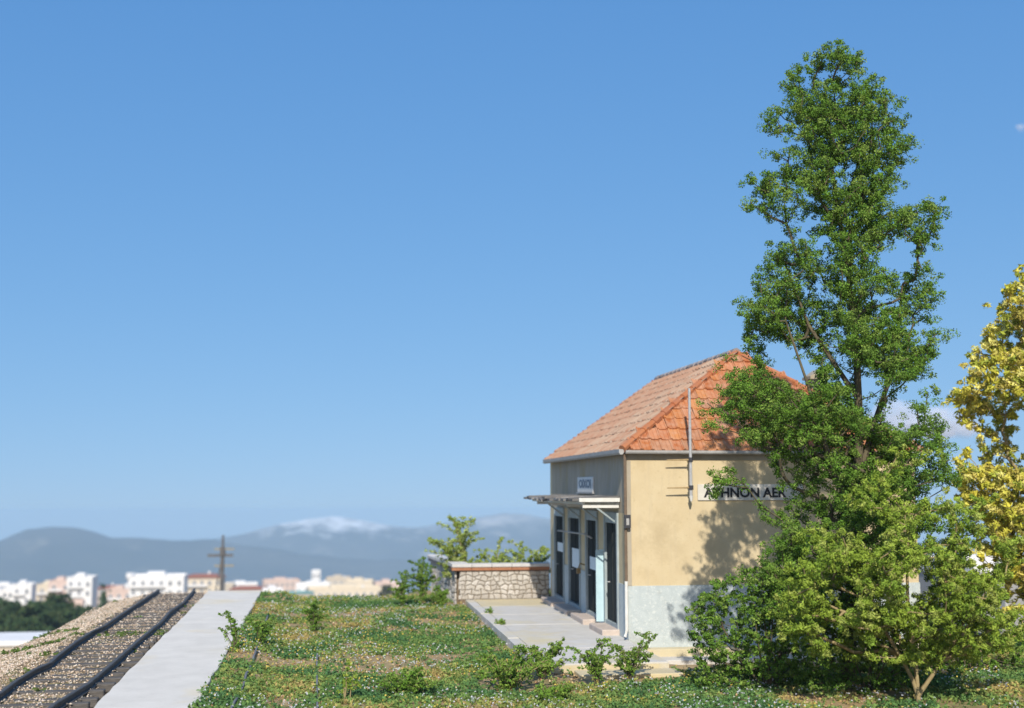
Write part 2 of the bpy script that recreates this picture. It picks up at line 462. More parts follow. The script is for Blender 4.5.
# ballast: loose chips, uncountable
def rocks(n, xf, yf, zf, smin, smax, cols, name, keep=None, inner=None):
    x = xf(n); y = yf(n)
    if keep is not None:
        k = keep(x, y); x, y = x[k], y[k]; n = len(x)
    z = np.array([zf(a, b) for a, b in zip(x, y)])
    base = np.array([(1,0,0),(-1,0,0),(0,1,0),(0,-1,0),(0,0,1),(0,0,-.6)], float)
    tri = np.array([(0,2,4),(2,1,4),(1,3,4),(3,0,4),(2,0,5),(1,2,5),(3,1,5),(0,3,5)])
    s = rng.uniform(smin, smax, (n,1,1))*rng.uniform(.6,1.25,(n,6,1))
    a = rng.uniform(0, 6.28, n); ca, sa = np.cos(a), np.sin(a)
    P = base[None]*s*np.array([1,.8,.7])
    P = P + rng.normal(0, .12, P.shape)*s
    X = P[:,:,0]*ca[:,None]-P[:,:,1]*sa[:,None]; Y = P[:,:,0]*sa[:,None]+P[:,:,1]*ca[:,None]
    P = np.stack([X + x[:,None], Y + y[:,None], P[:,:,2] + z[:,None]], 2)
    idx = (np.arange(n)[:,None,None]*6 + tri[None]).reshape(-1,3)
    c = np.array(cols)[rng.integers(0, len(cols), n)]*rng.uniform(.75,1.2,(n,1))
    if inner is not None:
        m_ = inner(x, y) & (rng.uniform(0,1,n) < .15); c[m_] = np.array([(.30,.27,.23),(.20,.18,.16),(.40,.36,.30)])[rng.integers(0,3,m_.sum())]
    o = bulk(name, P.reshape(-1,3), idx, M_TINT, None, np.repeat(c, 6, 0))
    return tag(o, kind='stuff')
bal_cols = [(.64,.51,.38),(.72,.60,.47),(.56,.43,.31),(.76,.67,.56),(.46,.34,.24),(.22,.18,.14),(.62,.47,.35)]
o = rocks(42000, lambda n: rng.uniform(-7.7,-3.62,n), lambda n: 15+ (rng.uniform(0,1,n)**1.25)*24.0, lambda a, b: hgt(a, b)+.010+(random.random()**2*.04 if -6.0 < a < -3.7 else 0), .012, .032, bal_cols, 'ballast',
      keep=lambda x, y: ~((x > -5.95) & (x < -3.95) & (rng.uniform(0,1,len(x)) < .42)), inner=lambda x, y: (x > -5.7) & (x < -3.9))
tag(o, 'cream and brown ballast chips around the track', 'ballast')

# platform: one cast strip, edges not quite parallel
pl = [(-3.50,13.5),(-3.66,18.54),(-3.90,27.0),(-4.02,32),(-4.20,38.62),(-2.52,38.6),(-2.40,33),(-2.24,24.4),(-2.16,18.5),(-2.10,13.5)]
pl = pl[::-1]; pj_ = []
for a, b in zip(pl, pl[1:]+pl[:1]):                 # worn, slightly wandering edges
    m_ = max(1, int(math.hypot(b[0]-a[0], b[1]-a[1])/.45))
    pj_ += [(a[0]+(b[0]-a[0])*k/m_+random.uniform(-.022,.022), a[1]+(b[1]-a[1])*k/m_) for k in range(m_)]
pl = pj_
o = MB().prism(pl, -.35, .10).build('platform', M_CONC, bevel=.02); tag(o, kind='structure')

# ------------------------------------------------------------------ terrace in front of the station
terrace = MB().box(3.80, 22.4, -.5, 6.40, 35.55, -.035).build('terrace', M_SAND); tag(terrace, kind='structure')
ys = [22.42, 24.55, 26.75, 28.9, 31.2, 33.5, 35.5]
for a, b in zip(ys[:-1], ys[1:]):
    MB().box(4.04, a+.012, -.06, 6.395, b-.012, random.uniform(-.006,.004)).build('slab', M_SLAB if b < 34 else M_SAND, terrace, bevel=.008)
yk = 22.42
while yk < 35.3:
    y2 = min(35.5, yk+1.3)
    MB().box(3.77, yk+.008, -.4, 4.025, y2-.008, random.uniform(.0,.012)).build('kerb', M_SLAB, terrace, bevel=.012)
    yk = y2
path = MB().box(4.5, 21.75, -.5, 6.50, 22.38, -.12).build('path', M_SAND, bevel=.015); tag(path, kind='structure')
path2 = MB().box(6.43, 24.75, -.6, 13.4, 25.60, -.33).build('pavement', M_SLAB, bevel=.015); tag(path2, kind='structure')
MB().box(6.43, 25.30, -.34, 13.4, 25.625, -.17).build('kerb', M_SAND, path2, bevel=.01)

# ------------------------------------------------------------------ station building
X0, X1, Y0, Y1, ZE, ZR = 6.42, 13.38, 25.65, 35.50, 4.22, 6.80
XM = .5*(X0+X1); YA = 28.05
st = empty('station_building', (9.9, 30.5, 0), 'yellow station house with orange tiled roof and pale blue lower wall', 'building')
so = (-9.9, -30.5, 0)
def part(mb, name, m, parent=st, **k):
    mb.v = [(x+so[0], y+so[1], z) for x, y, z in mb.v]
    return mb.build(name, m, parent, **k)
doors = [(26.55,27.95),(28.72,30.15),(30.85,32.50),(33.15,34.70)]
ZD = 2.80
w = MB()
w.box(X0, Y0, -.4, X1, Y0+.3, ZE)                        # wall facing the camera
part(w, 'front_wall', M_PLASTER)
w = MB(); w.box(X1-.3, Y0+.3, -.4, X1, Y1-.3, ZE); part(w, 'right_wall', M_PLASTER)
w = MB(); w.box(X0, Y1-.3, -.4, X1, Y1, ZE)
w.add([(X0,Y1-.3,ZE),(X1,Y1-.3,ZE),(XM,Y1-.3,ZR-.12),(X0,Y1,ZE),(X1,Y1,ZE),(XM,Y1,ZR-.12)], [(0,1,2),(5,4,3),(0,3,4,1),(1,4,5,2),(2,5,3,0)])
part(w, 'back_wall', M_PLASTER)
ed = [Y0+.3] + [v for d in doors for v in d] + [Y1-.3]
for a, b in zip(ed[0::2], ed[1::2]): part(MB().box(X0, a, -.4, X0+.3, b, ZD), 'door_pier', M_PLASTER)
w = MB().box(X0, Y0+.3, ZD, X0+.3, Y1-.3, ZE); part(w, 'upper_wall', M_GREYPL)
# pale blue dado, a little proud of the plaster
d_ = MB().box(X0-.018, Y0-.018, -.38, X1+.018, Y0, 1.19); part(d_, 'dado', M_DADO)
for a, b in zip([Y0] + ed[1:][1::2], ed[1::2]):
    part(MB().box(X0-.02, a+(.004 if a > Y0 else 0), -.3, X0-.002, b-.004, 1.19), 'dado', M_DADO)
# corner strip, downpipe, meter box
part(MB().box(X0-.03, Y0-.03, 1.20, X0+.07, Y0-.002, 4.0), 'corner_strip', M_GREYPL)
part(MB().tube([(X0-.07, Y0-.06, 4.18),(X0-.07, Y0-.06, 1.3)], .035, 8), 'downpipe', M_PIPE, smooth=False)
part(MB().tube([(X0-.07, Y0-.06, 1.3),(X0-.07, Y0-.06, .22),(X0-.12, Y0-.10, .08)], .038, 8), 'downpipe', M_WHITE)
mb_ = part(MB().box(X0-.115, Y0-.15, 2.48, X0+.03, Y0-.10, 2.78), 'meter_box', mat('meter_black', (.05,.05,.055), None, rough=.5), bevel=.008)
part(MB().box(X0-.075, Y0-.156, 2.55, X0-.01, Y0-.149, 2.70), 'meter_window', M_GUTTER)
# doors
for k, (a, b) in enumerate(doors):
    dr = MB(); xi = X0-.045
    for q0, q1 in ((a, a+.10), (b-.10, b)): dr.box(xi, q0, .12, xi+.16, q1, ZD)
    dr.box(xi+.01, a+.10, ZD-.25, xi+.16, b-.10, ZD); dr.box(xi+.01, a+.10, .12, xi+.16, b-.10, .22)
    d = part(dr, 'door', M_BLUE)
    part(MB().box(xi+.06, a+.09, .24, xi+.10, b-.09, ZD-.22), 'door_leaf', M_DOOR, d)
    part(MB().box(xi+.045, .5*(a+b)-.03, .24, xi+.06, .5*(a+b)+.03, ZD-.22), 'mullion', M_DOOR, d)
    part(MB().tube([(xi+.01, .5*(a+b)+.08, 1.15),(xi-.03, .5*(a+b)+.08, 1.15),(xi-.03, .5*(a+b)+.18, 1.15)], .012, 6), 'handle', M_STEEL, d)
    if k > 0:
        h0, h1 = ((1.30,1.62) if k == 1 else (1.2,1.72) if k == 2 else (1.52,1.78))
        part(MB().box(xi+.036, a+.12, h0, xi+.041, b-.42, h1), 'notice', M_PAPER, d)
    part(MB().box(X0-.43, a-.06, -.05, X0+.10, b+.10 - (.12 if k == 0 else 0), .13), 'doorstep', M_STEP, bevel=.03)
# open lower shutter leaf at the nearest door
part(MB().box(X0-.235, doors[0][1]+.02, .15, X0-.05, doors[0][1]+.05, 1.88), 'shutter', M_PALEBLUE)
# thin rod and small hanging lantern between the doors
part(MB().tube([(X0-.04, 29.3, 2.10),(X0-.22, 29.4, 2.20),(X0-.24, 33.0, 2.16),(X0-.05, 33.1, 2.16)], .024, 6), 'rail_rod', M_GUTTER)
part(MB().tube([(X0-.03, 30.3, 1.36),(X0-.16, 30.25, 1.40),(X0-.2, 30.25, 1.28)], .02, 6).box(X0-.25, 30.2, 1.14, X0-.15, 30.3, 1.28), 'wall_lamp', mat('brass', (.35,.24,.11), (.2,.13,.06), 9, .5, metal=.4))
# awning
aw = part(MB().box(5.52, 26.40, 3.00, 5.58, 33.5, 3.06), 'awning', M_WHITE)
yy, k = 26.40, 0
while yy < 33.6:
    wd = random.uniform(.28,.42); xl = 5.26 + (random.uniform(-.05,.05) if yy < 28.5 else random.uniform(-.10,.16))
    zz = 3.075 + random.uniform(0,.012); tl = random.uniform(-.02,.02) if yy < 28.5 else random.uniform(-.05,.05)
    vs = [(xl,yy,zz+tl),(6.41,yy,zz+.06),(6.41,yy+wd-.02,zz+.06),(xl,yy+wd-.02,zz+tl*.4)]
    p = MB().add(vs+[(x,y,z+.05) for x,y,z in vs], [(0,3,2,1),(4,5,6,7),(0,1,5,4),(1,2,6,5),(2,3,7,6),(3,0,4,7)])
    part(p, 'plank', M_AWN, aw); yy += wd
part(MB().box(5.44, 26.32, 3.06, 6.40, 26.385, 3.15), 'fascia', M_WHITE, aw)
part(MB().box(6.34, 26.40, 2.998, 6.40, 33.5, 3.05), 'wall_plate', M_WHITE, aw)
for y in (26.42, 28.32, 30.4, 32.75):
    part(MB().box(5.54, y, 2.92, 6.40, y+.06, 2.995), 'bracket', M_WHITE, aw)
    part(MB().tube([(5.85, y+.03, 2.94),(6.30, y+.03, 2.60)], .022, 5), 'brace', M_BLUE, aw)

# roof: deck, then tiles
OV = .14
EX0, EX1, EY0, EY1 = X0-OV, X1+OV, Y0-OV, Y1+.06
A = (XM, YA, ZR); B = (XM, EY1, ZR)
deck = MB().add([(EX0,EY0,ZE),(EX1,EY0,ZE),(EX1,EY1,ZE),(EX0,EY1,ZE),(A[0],A[1],ZR-.05),(B[0],B[1]-.05,ZR-.05)],
                [(0,1,4),(1,2,5,4),(3,0,4,5),(2,3,5),(3,2,1,0)])
roof = part(deck, 'roof', M_DECK)
def tile_mesh(wd, ln, name):
    p = [(0,.034),(.032,.046),(.050,.008),(.115,.002),(.125,.012),(.140,.002),(.210,.006),(.225,.030),(.25,.030)]
    p = [(a/.25*wd, z) for a, z in p]
    vs, fs, n = [], [], len(p)
    for a, z in p: vs.append((a-wd/2, 0, z+.040))
    for a, z in p: vs.append((a-wd/2, ln, z+.004))
    for a, z in p: vs.append((a-wd/2, 0, 0.0))
    for i in range(n-1):
        fs.append((i, i+1, n+i+1, n+i)); fs.append((2*n+i, 2*n+i+1, i+1, i))
    fs.append((2*n, 0, n)); fs.append((2*n+n-1, 2*n-1, n-1))
    m = MB().add(vs, fs); return m.mesh(name)
NC = 10
def place_tiles(origin, across, upv, width, runlen, wleft, wright, m, keep, mb_bulk):
    """across: unit vector along the eave; upv: unit vector up the slope"""
    ln = runlen/NC; wd = .25
    me = tile_mesh(wd*.985, ln*1.12, 'roof_tile'); me.materials.append(m)
    nrm = Vector(across).cross(Vector(upv)).normalized()
    from mathutils import Matrix
    out = []
    for c in range(NC):
        lo, hi = wleft(c/NC)+.02, width - wright(c/NC) - .02
        ncol = int(width/wd)+1
        for k in range(ncol+1):
            u = (k+.5*(c % 2)*0)*wd + .06
            um = .5*(wleft((c+.6)/NC) + 0)
            if u + wd*.25 < wleft((c+.45)/NC) or u - wd*.25 > width - wright((c+.45)/NC): continue
            pos = Vector(origin) + Vector(across)*u + Vector(upv)*(c*ln - .02) + nrm*random.uniform(-.006,.014) + Vector(upv)*random.uniform(-.018,.018)
            rot = Matrix((Vector(across), Vector(upv), nrm)).transposed().to_4x4()
            mt = Matrix.Translation(pos) @ rot @ Matrix.Rotation(random.uniform(-.035,.035),4,'Z') @ Matrix.Rotation(random.uniform(-.03,.03),4,'Y')
            out.append((mt, me, pos))
    return out
hip_run = math.hypot(YA-EY0, ZR-ZE); side_run = math.hypot(XM-EX0, ZR-ZE); WF = EX1-EX0
up_f = Vector((0, YA-EY0, ZR-ZE)).normalized(); up_l = Vector((XM-EX0, 0, ZR-ZE)).normalized(); up_r = Vector((-(EX1-XM), 0, ZR-ZE)).normalized()
front = place_tiles((EX0, EY0, ZE), (1,0,0), up_f, WF, hip_run, lambda t: t*WF/2, lambda t: t*WF/2, M_TILE_F, None, None)
left = place_tiles((EX0, EY1, ZE), (0,-1,0), up_l, EY1-EY0, side_run, lambda t: 0, lambda t: t*(YA-EY0), M_TILE_L, None, None)
right = place_tiles((EX1, EY0, ZE), (0,1,0), up_r, EY1-EY0, side_run, lambda t: t*(YA-EY0), lambda t: 0, M_TILE_L, None, None)
camv = Vector((0,0,CAM_Z))
left.sort(key=lambda t: (t[2]-camv).length)
nsingle = max(0, 298-len(front))
sov = Vector(so)
for mt, me, pos in front + left[:nsingle]:
    o = link('roof_tile', me, None, roof); mt = mt.copy(); mt.translation += sov; o.matrix_local = mt
rest = MB()
for mt, me, pos in left[nsingle:] + right:
    rest.add([tuple(mt @ v.co) for v in me.vertices], [tuple(p.vertices) for p in me.polygons])
o = part(rest, 'roof_tiles', M_TILE_L, roof); tag(o, kind='stuff')
# hip and ridge caps
def caps(p, q, n, m, rad, name):
    p, q = Vector(p), Vector(q); d = (q-p)/n
    for i in range(n):
        a = p + d*i; b = p + d*(i+1.12)
        part(MB().tube([a, b], [rad*1.12, rad*.86], 8), name, m, roof)
caps((EX0-.01,EY0-.01,ZE+.04), (A[0],A[1],ZR+.02), 12, M_CAPO, .085, 'hip_cap')
caps((EX1+.01,EY0-.01,ZE+.04), (A[0],A[1],ZR+.02), 12, M_CAPO, .085, 'hip_cap')
caps((A[0],A[1]-.05,ZR+.03), (B[0],B[1],ZR+.03), 18, varymat('grey_ridge_cap', [(.30,.27,.26),(.45,.40,.38),(.13,.12,.12),(.50,.42,.38)], .9, 9, .4, (.18,.15,.14)), .095, 'ridge_cap')
nb = 24
for i in range(nb):
    t = (i+.5)/nb
    part(MB().box(EX0+(XM-EX0)*t-.09, EY1-.02, ZE+(ZR-ZE)*t-.07, EX0+(XM-EX0)*t+.07, EY1+.05, ZE+(ZR-ZE)*t+.055), 'verge_tile', M_CAPO, roof)
# gutters
gut = MB().sweep([(-.06,.05),(-.055,-.03),(-.02,-.07),(.03,-.07),(.055,-.03),(.06,.05)], [(EX0-.03,EY1,ZE-.015),(EX0-.03,EY0-.02,ZE-.015)])
part(gut, 'gutter', M_GUTTER)
gut = MB().sweep([(-.05,.02),(-.045,-.03),(-.015,-.06),(.02,-.06),(.045,-.03),(.05,.02)], [(EX0+.06,EY0-.03,ZE-.01),(EX1,EY0-.03,ZE-.01)])
part(gut, 'gutter', M_GUTTER)
part(MB().box(X0-.02, Y0-.02, 4.02, X1+.02, Y0-.003, 4.14), 'cornice', M_GREYPL)
# chimney behind the right hip
ch = part(MB().box(12.28, 28.9, 4.5, 12.72, 29.34, 6.25), 'chimney', mat('sooty_render', (.16,.15,.145), (.24,.22,.20), 5, .95, .4, 20))
part(MB().box(12.22, 28.84, 6.25, 12.78, 29.40, 6.33), 'chimney_cap', M_GREYPL, ch)
part(MB().add([(12.24,28.86,6.33),(12.76,28.86,6.33),(12.76,29.38,6.33),(12.24,29.38,6.33),(12.5,28.86,6.52),(12.5,29.38,6.52)],[(0,1,4),(2,3,5),(0,4,5,3),(1,2,5,4),(3,2,1,0)]), 'chimney_hood', M_GREYPL, ch)

# station name board and its lettering
def text_mesh(s, size, depth, name, xscale=1.0):
    cu = bpy.data.curves.new(name, 'FONT'); cu.body = s; cu.size = size; cu.extrude = depth; cu.resolution_u = 3
    cu.offset = size*.034
    ob = bpy.data.objects.new(name, cu); COL.objects.link(ob)
    dg = bpy.context.evaluated_depsgraph_get()
    me = bpy.data.meshes.new_from_object(ob.evaluated_get(dg))
    bpy.data.objects.remove(ob); me.name = name
    for v in me.vertices: v.co.x *= xscale
    return me
sg = empty('station_name_sign', (9.3, Y0-.004, 3.28), 'long white station name board with black capitals on the yellow wall', 'sign')
MB().box(-1.24, -.03, -.18, 1.30, 0, .185).build('board', M_SIGN, sg, bevel=.004)
tm = text_mesh('ATHNON AER', .30, .002, 'lettering')
xs = [v.co.x for v in tm.vertices]; k = 1.98/(max(xs)-min(xs))
for v in tm.vertices: v.co.x = (v.co.x-min(xs))*k
lt = link('lettering', tm, M_LETTER, sg, (-1.10, -.034, -.105)); lt.rotation_euler = (R(90),0,0)
# small plaque over the awning
pq = empty('wall_plaque', (X0-.002, 30.15, 3.47), 'small pale plaque with worn dark letters above the awning', 'plaque')
MB().box(-.035, -.98, -.20, 0, .98, .20).build('board', M_WHITE, pq, bevel=.01)
MB().box(-.06, -1.02, -.235, 0, 1.02, -.201).build('sill', M_GUTTER, pq)
tm = text_mesh('OIXOI', .30, .002, 'lettering'); xs = [v.co.x for v in tm.vertices]; k = 1.5/(max(xs)-min(xs))
for v in tm.vertices: v.co.x = (v.co.x-min(xs))*k
lt = link('lettering', tm, mat('faded_lettering', (.22,.25,.28), None), pq, (-.039, .75, -.08)); lt.rotation_euler = (R(90),0,R(-90))
# slim pole with two arms fixed to the wall
po = empty('wall_pole', (7.84, Y0-.13, 3.2), 'slim grey metal pole with two side arms fixed to the yellow wall', 'pole')
po_m = MB().tube([(0,-.10,0),(0,-.10,2.45)], [.036,.030], 8).build('pole', M_STEEL, po)
for z in (.19, .82):
    MB().tube([(-.56,-.10,z-.01),(0,-.10,z)], [.012,.022], 6).build('arm', mat('tan_wood', (.42,.30,.15), (.33,.23,.11), 9, .8), po)
    MB().tube([(0,-.10,z),(0,.13,z)], .018, 6).build('wall_bracket', M_STEEL, po)
    MB().tube([(0,-.10,z-.05),(0,-.10,z+.05)], .055, 8).build('clamp', mat('meter_black', (.05,.05,.055)), po)
MB().tube([(0,-.10,-.12),(0,-.10,0)], [.02,.05], 8).build('insulator', M_WHITE, po)

# ------------------------------------------------------------------ stone wall behind the terrace
swl = empty('stone_wall', (4.8, 35.7, 0), 'low rubble stone wall with brick edged coping at the end of the terrace', 'wall')
wo = (-4.8, -35.7, 0)
def wpart(mb, name, m, parent=swl, **k):
    mb.v = [(x+wo[0], y+wo[1], z) for x, y, z in mb.v]
    return mb.build(name, m, parent, **k)
wpart(MB().box(3.62, 35.66, -.3, 6.40, 35.92, .86), 'wall_core', M_MORTAR)
RS = .085                                            # the return swings out to the left
wpart(MB().prism([(3.50,35.94),(3.76,35.94),(3.76-4.46*RS,40.4),(3.50-4.46*RS,40.4)], -.6, .86), 'wall_core', M_MORTAR)
def rubble(x0, x1, z0, z1, rows, cols, place, seed):
    rr = random.Random(seed); gh = (z1-z0)/rows; gw = (x1-x0)/cols
    pt = {}
    for r in range(rows+1):
        for c in range(cols*2+3):
            pt[r, c] = (x0 + (c*.5-.5)*gw + rr.uniform(-.24,.24)*gw, z0 + r*gh + (rr.uniform(-.38,.38)*gh if 0 < r < rows else 0))
    for r in range(rows):
        c = (r % 2)
        while c < cols*2+1:
            sp = 2 if rr.random() < .75 else (3 if rr.random() < .5 else 1)
            e = min(c+sp, cols*2+2)
            ring = [pt[r, j] for j in range(c, e+1)] + [pt[r+1, j] for j in range(e, c-1, -1)]
            cx = sum(p[0] for p in ring)/len(ring); cz = sum(p[1] for p in ring)/len(ring)
            ring = [(min(max(cx+(p[0]-cx)*.90, x0), x1), cz+(p[1]-cz)*.86) for p in ring]
            c = e
            if max(p[0] for p in ring)-min(p[0] for p in ring) < .05: continue
            h = rr.uniform(.025,.055); n = len(ring)
            inn = [(cx+(p[0]-cx)*.72, cz+(p[1]-cz)*.70) for p in ring]
            vs = [place(a, -.01, b) for a, b in ring] + [place(a, h*.6, b) for a, b in ring] + [place(a, h, b) for a, b in inn]
            fs = [(i,(i+1)%n,n+(i+1)%n,n+i) for i in range(n)] + [(n+i,n+(i+1)%n,2*n+(i+1)%n,2*n+i) for i in range(n)] + [tuple(range(2*n,3*n))]
            wpart(MB().add(vs, fs), 'stone', M_STONE)
rubble(3.58, 6.38, -.02, 0.845, 6, 14, lambda a, h, b: (a, 35.66-h, b), 3)
rubble(35.75, 40.35, -.35, .845, 7, 16, lambda a, h, b: (3.50-(a-35.94)*RS-h, a, b), 9)
# coping: brick edge below, pale slabs above
x = 3.36
while x < 6.3:
    x2 = min(x+.62, 6.41); wpart(MB().box(x+.006, 35.56, .865, x2-.006, 35.98, .965), 'coping_brick', M_BRICK, bevel=.008)
    wpart(MB().box(x+.004, 35.53, .967, x2-.004, 36.00, 1.07), 'coping_slab', M_COPE, bevel=.012); x = x2
y = 36.0
while y < 40.4:
    y2 = min(y+.62, 40.6); xa, xb = 3.40-(y-35.94)*RS, 3.40-(y2-35.94)*RS
    wpart(MB().prism([(xa,y+.006),(xa+.46,y+.006),(xb+.46,y2-.006),(xb,y2-.006)], .865, .965), 'coping_brick', mat('grey_coping_edge', (.20,.17,.15), (.30,.26,.23), 9), bevel=.008)
    wpart(MB().prism([(xa-.03,y+.004),(xa+.49,y+.004),(xb+.49,y2-.004),(xb-.03,y2-.004)], .967, 1.07+random.uniform(-.01,.015)), 'coping_slab', M_COPE, bevel=.012); y = y2

# ------------------------------------------------------------------ plants
def leaves(centers, rad, per, size, palette, shade=.25, flat=1.0, elong=1.6):
    """small leaf quads spread over the shells of clumps; returns verts, faces, tint"""
    n = len(centers)
    d = rng.normal(0, 1, (n, per, 3)); d /= np.linalg.norm(d, axis=2, keepdims=True)
    rr = np.asarray(rad).reshape(-1,1,1)*rng.uniform(.45,1.05,(n,per,1))
    off_ = d*rr; off_[:,:,2] *= flat
    P = (centers[:,None,:] + off_).reshape(-1,3)
    nr = (d*.8 + rng.normal(0,.55,d.shape)).reshape(-1,3); nr /= np.linalg.norm(nr,axis=1,keepdims=True)
    t = np.cross(nr, rng.normal(0,1,nr.shape)); t /= np.linalg.norm(t,axis=1,keepdims=True)
    b = np.cross(nr, t)
    s = rng.uniform(.65,1.35,(len(P),1))*size
    Vq = np.stack([P - t*s*elong*.5, P + b*s*.42, P + t*s*elong*.5, P - b*s*.42], 1).reshape(-1,3)
    Fq = np.arange(len(P)*4).reshape(-1,4)
    pal = np.array(palette)
    cl = pal[rng.integers(0, len(pal), n)]
    c = np.repeat(cl, per, 0)*rng.uniform(1-shade, 1+shade, (n*per,1))
    return Vq, Fq, np.repeat(c, 4, 0)

def skeleton(trunk, trunk_r, centers, seed, r0=.010, mid_j=.10, up=.35, extra=()):
    """joins every clump centre to the trunk through a branching net; returns segments and twig sites"""
    rr = random.Random(seed)
    pos = [Vector(p) for p in trunk]; par = [i-1 for i in range(len(trunk))]; trunk_r = list(trunk_r); trunk = list(trunk)
    for at, pl_, rl_ in extra:                      # further stems forking from trunk node 'at'
        for q, (p_, r_) in enumerate(zip(pl_, rl_)):
            par.append(at if q == 0 else len(pos)-1); pos.append(Vector(p_)); trunk.append(p_); trunk_r.append(r_)
    ntr = len(trunk)
    C = [Vector(c) for c in centers]
    T = np.array(trunk)
    def dtr(c): return min((c-p).length for p in pos[:ntr])
    C.sort(key=dtr)
    arr = np.zeros((ntr+3*len(C)+5, 3)); arr[:ntr] = T; n = ntr
    for c in C:
        cv = np.array(c); df = arr[:n]-cv; d = np.linalg.norm(df, axis=1)
        pen = d + 2.0*np.maximum(0, df[:,2] + up*d) 
        j = int(np.argmin(pen)); p = pos[j]; L = (c-p).length
        last = j; k = 1 if L < .5 else 2
        for q in range(1, k+1):
            t = q/(k+1)
            m = p.lerp(c, t) + Vector((rr.uniform(-1,1), rr.uniform(-1,1), rr.uniform(-.6,.4)))*mid_j*L
            pos.append(m); par.append(last); arr[n] = m; last = n; n += 1
        pos.append(c); par.append(last); arr[n] = c; n += 1
    load = [0.0]*n
    for i in range(n-1, 0, -1):
        load[i] += 1.0 if load[i] == 0 else 0
        load[par[i]] += load[i]
    rad = [r0*math.sqrt(max(1, l))**.92 for l in load]
    for i in range(ntr): rad[i] = max(trunk_r[i], .006)
    return pos, par, rad

def wood(name, pos, par, rad, m, parent, n=5):
    mb = MB()
    for i in range(1, len(pos)):
        a, b = pos[par[i]], pos[i]
        if (a-b).length < 1e-4: continue
        mb.tube([a, b], [min(rad[par[i]], rad[i]*1.5), rad[i]], n if rad[i] > .02 else 4, cap=False)
    return mb.build(name, m, parent, smooth=True)

def crown_points(outline, yc, depth, mind, n_try, holes=(), seed=1, nthr=-.25, ns=.9, slope=.45, power=.55, rag=0.0):
    """clump sites in a crown whose width varies with height; holes are gaps through it"""
    r = np.random.default_rng(seed)
    o = sorted(outline); zs = np.array([p[0] for p in o]); xl = np.array([p[1] for p in o]); xr = np.array([p[2] for p in o])
    z = r.uniform(zs[0], zs[-1], n_try)
    a, b = np.interp(z, zs, xl), np.interp(z, zs, xr)
    hw = .5*(b-a)
    ok = r.uniform(0, 1, n_try) < (hw/hw.max())**1.3
    ang = r.uniform(0, 6.283, n_try)
    if rag: hw = hw*(1 - .5*rag + rag*vnoise(np.stack([np.cos(ang)*1.3, np.sin(ang)*1.3, z*1.1], 1), 1.0, seed*2.1))
    q = r.uniform(0,1,n_try)**power
    x = .5*(a+b) + hw*q*np.cos(ang); y = yc + depth*hw*q*np.sin(ang)
    P = np.stack([x, y, z], 1)
    ok &= vnoise(P, ns, seed*1.37) > nthr
    for hx, hzz, rx, rz in holes:
        px = x - (y-yc)*slope; pz = z - (y-yc)*(hzz-CAM_Z)/yc
        ok &= ((px-hx)/(rx+.15))**2 + ((pz-hzz)/(rz+.15))**2 > 1.0
    P = P[ok]; keep = []
    cells = {}
    for p in P:
        c = tuple((p//mind).astype(int)); bad = False
        for i in (-1,0,1):
            for j in (-1,0,1):
                for k in (-1,0,1):
                    for qv in cells.get((c[0]+i,c[1]+j,c[2]+k), ()):
                        if (p[0]-qv[0])**2+(p[1]-qv[1])**2+(p[2]-qv[2])**2 < mind*mind: bad = True
        if not bad:
            cells.setdefault(c, []).append(p); keep.append(p)
    return np.array(keep)

def plant(name, base, outline, yc, depth, trunk, trunk_r, label, cat, palette, mind=.3, tries=9000, sub=6, spread=.2, clump=(.06,.11), per=24, size=.05,
          holes=(), seed=1, nthr=-.25, ns=.9, bark=None, r0=.010, group=None, flat=.85, elong=1.6, up=.35, power=.55, shade=.25, slope=.45, extra=(), n2=None, sprays=(), rag=0.0):
    root = empty(name, base, label, cat, group)
    B = np.array(base)
    C = crown_points(outline, yc, depth, mind, tries, holes, seed, nthr, ns, slope, power, rag)
    if n2 is not None: C = C[vnoise(C, ns*2.3, seed*.7+3) > n2]
    if len(sprays): C = np.vstack([C, np.array(sprays)])
    pos, par, rad = skeleton(trunk, trunk_r, C, seed, r0, up=up, extra=extra)
    wood('trunk' if cat == 'tree' else 'stems', [p-Vector(base) for p in pos], par, rad, bark or M_BARK, root)
    r = np.random.default_rng(seed+50)
    n = len(C)
    S = C[:,None,:] + r.normal(0,1,(n,sub,3))*np.array([spread,spread,spread*.62])*.62
    S = S.reshape(-1,3)
    # foliage also runs back along the twigs
    nt = len(trunk) + sum(len(e_[1]) for e_ in extra); tw = []
    for i in range(nt, len(pos)):
        if rad[i] < r0*2.2:
            a, b = pos[par[i]], pos[i]; k = max(1, int((b-a).length/.16))
            for q in range(k):
                if r.uniform() < .75: tw.append(a.lerp(b, r.uniform(.1,1)))
    if tw: S = np.vstack([S, np.array([tuple(v) for v in tw]) + r.normal(0,.03,(len(tw),3))])
    Vq, Fq, T = leaves(S - B, r.uniform(*clump, len(S)), per, size, palette, shade, flat, elong)
    bulk('crown' if cat == 'tree' else 'foliage', Vq, Fq, M_LEAF, root, T)
    return root

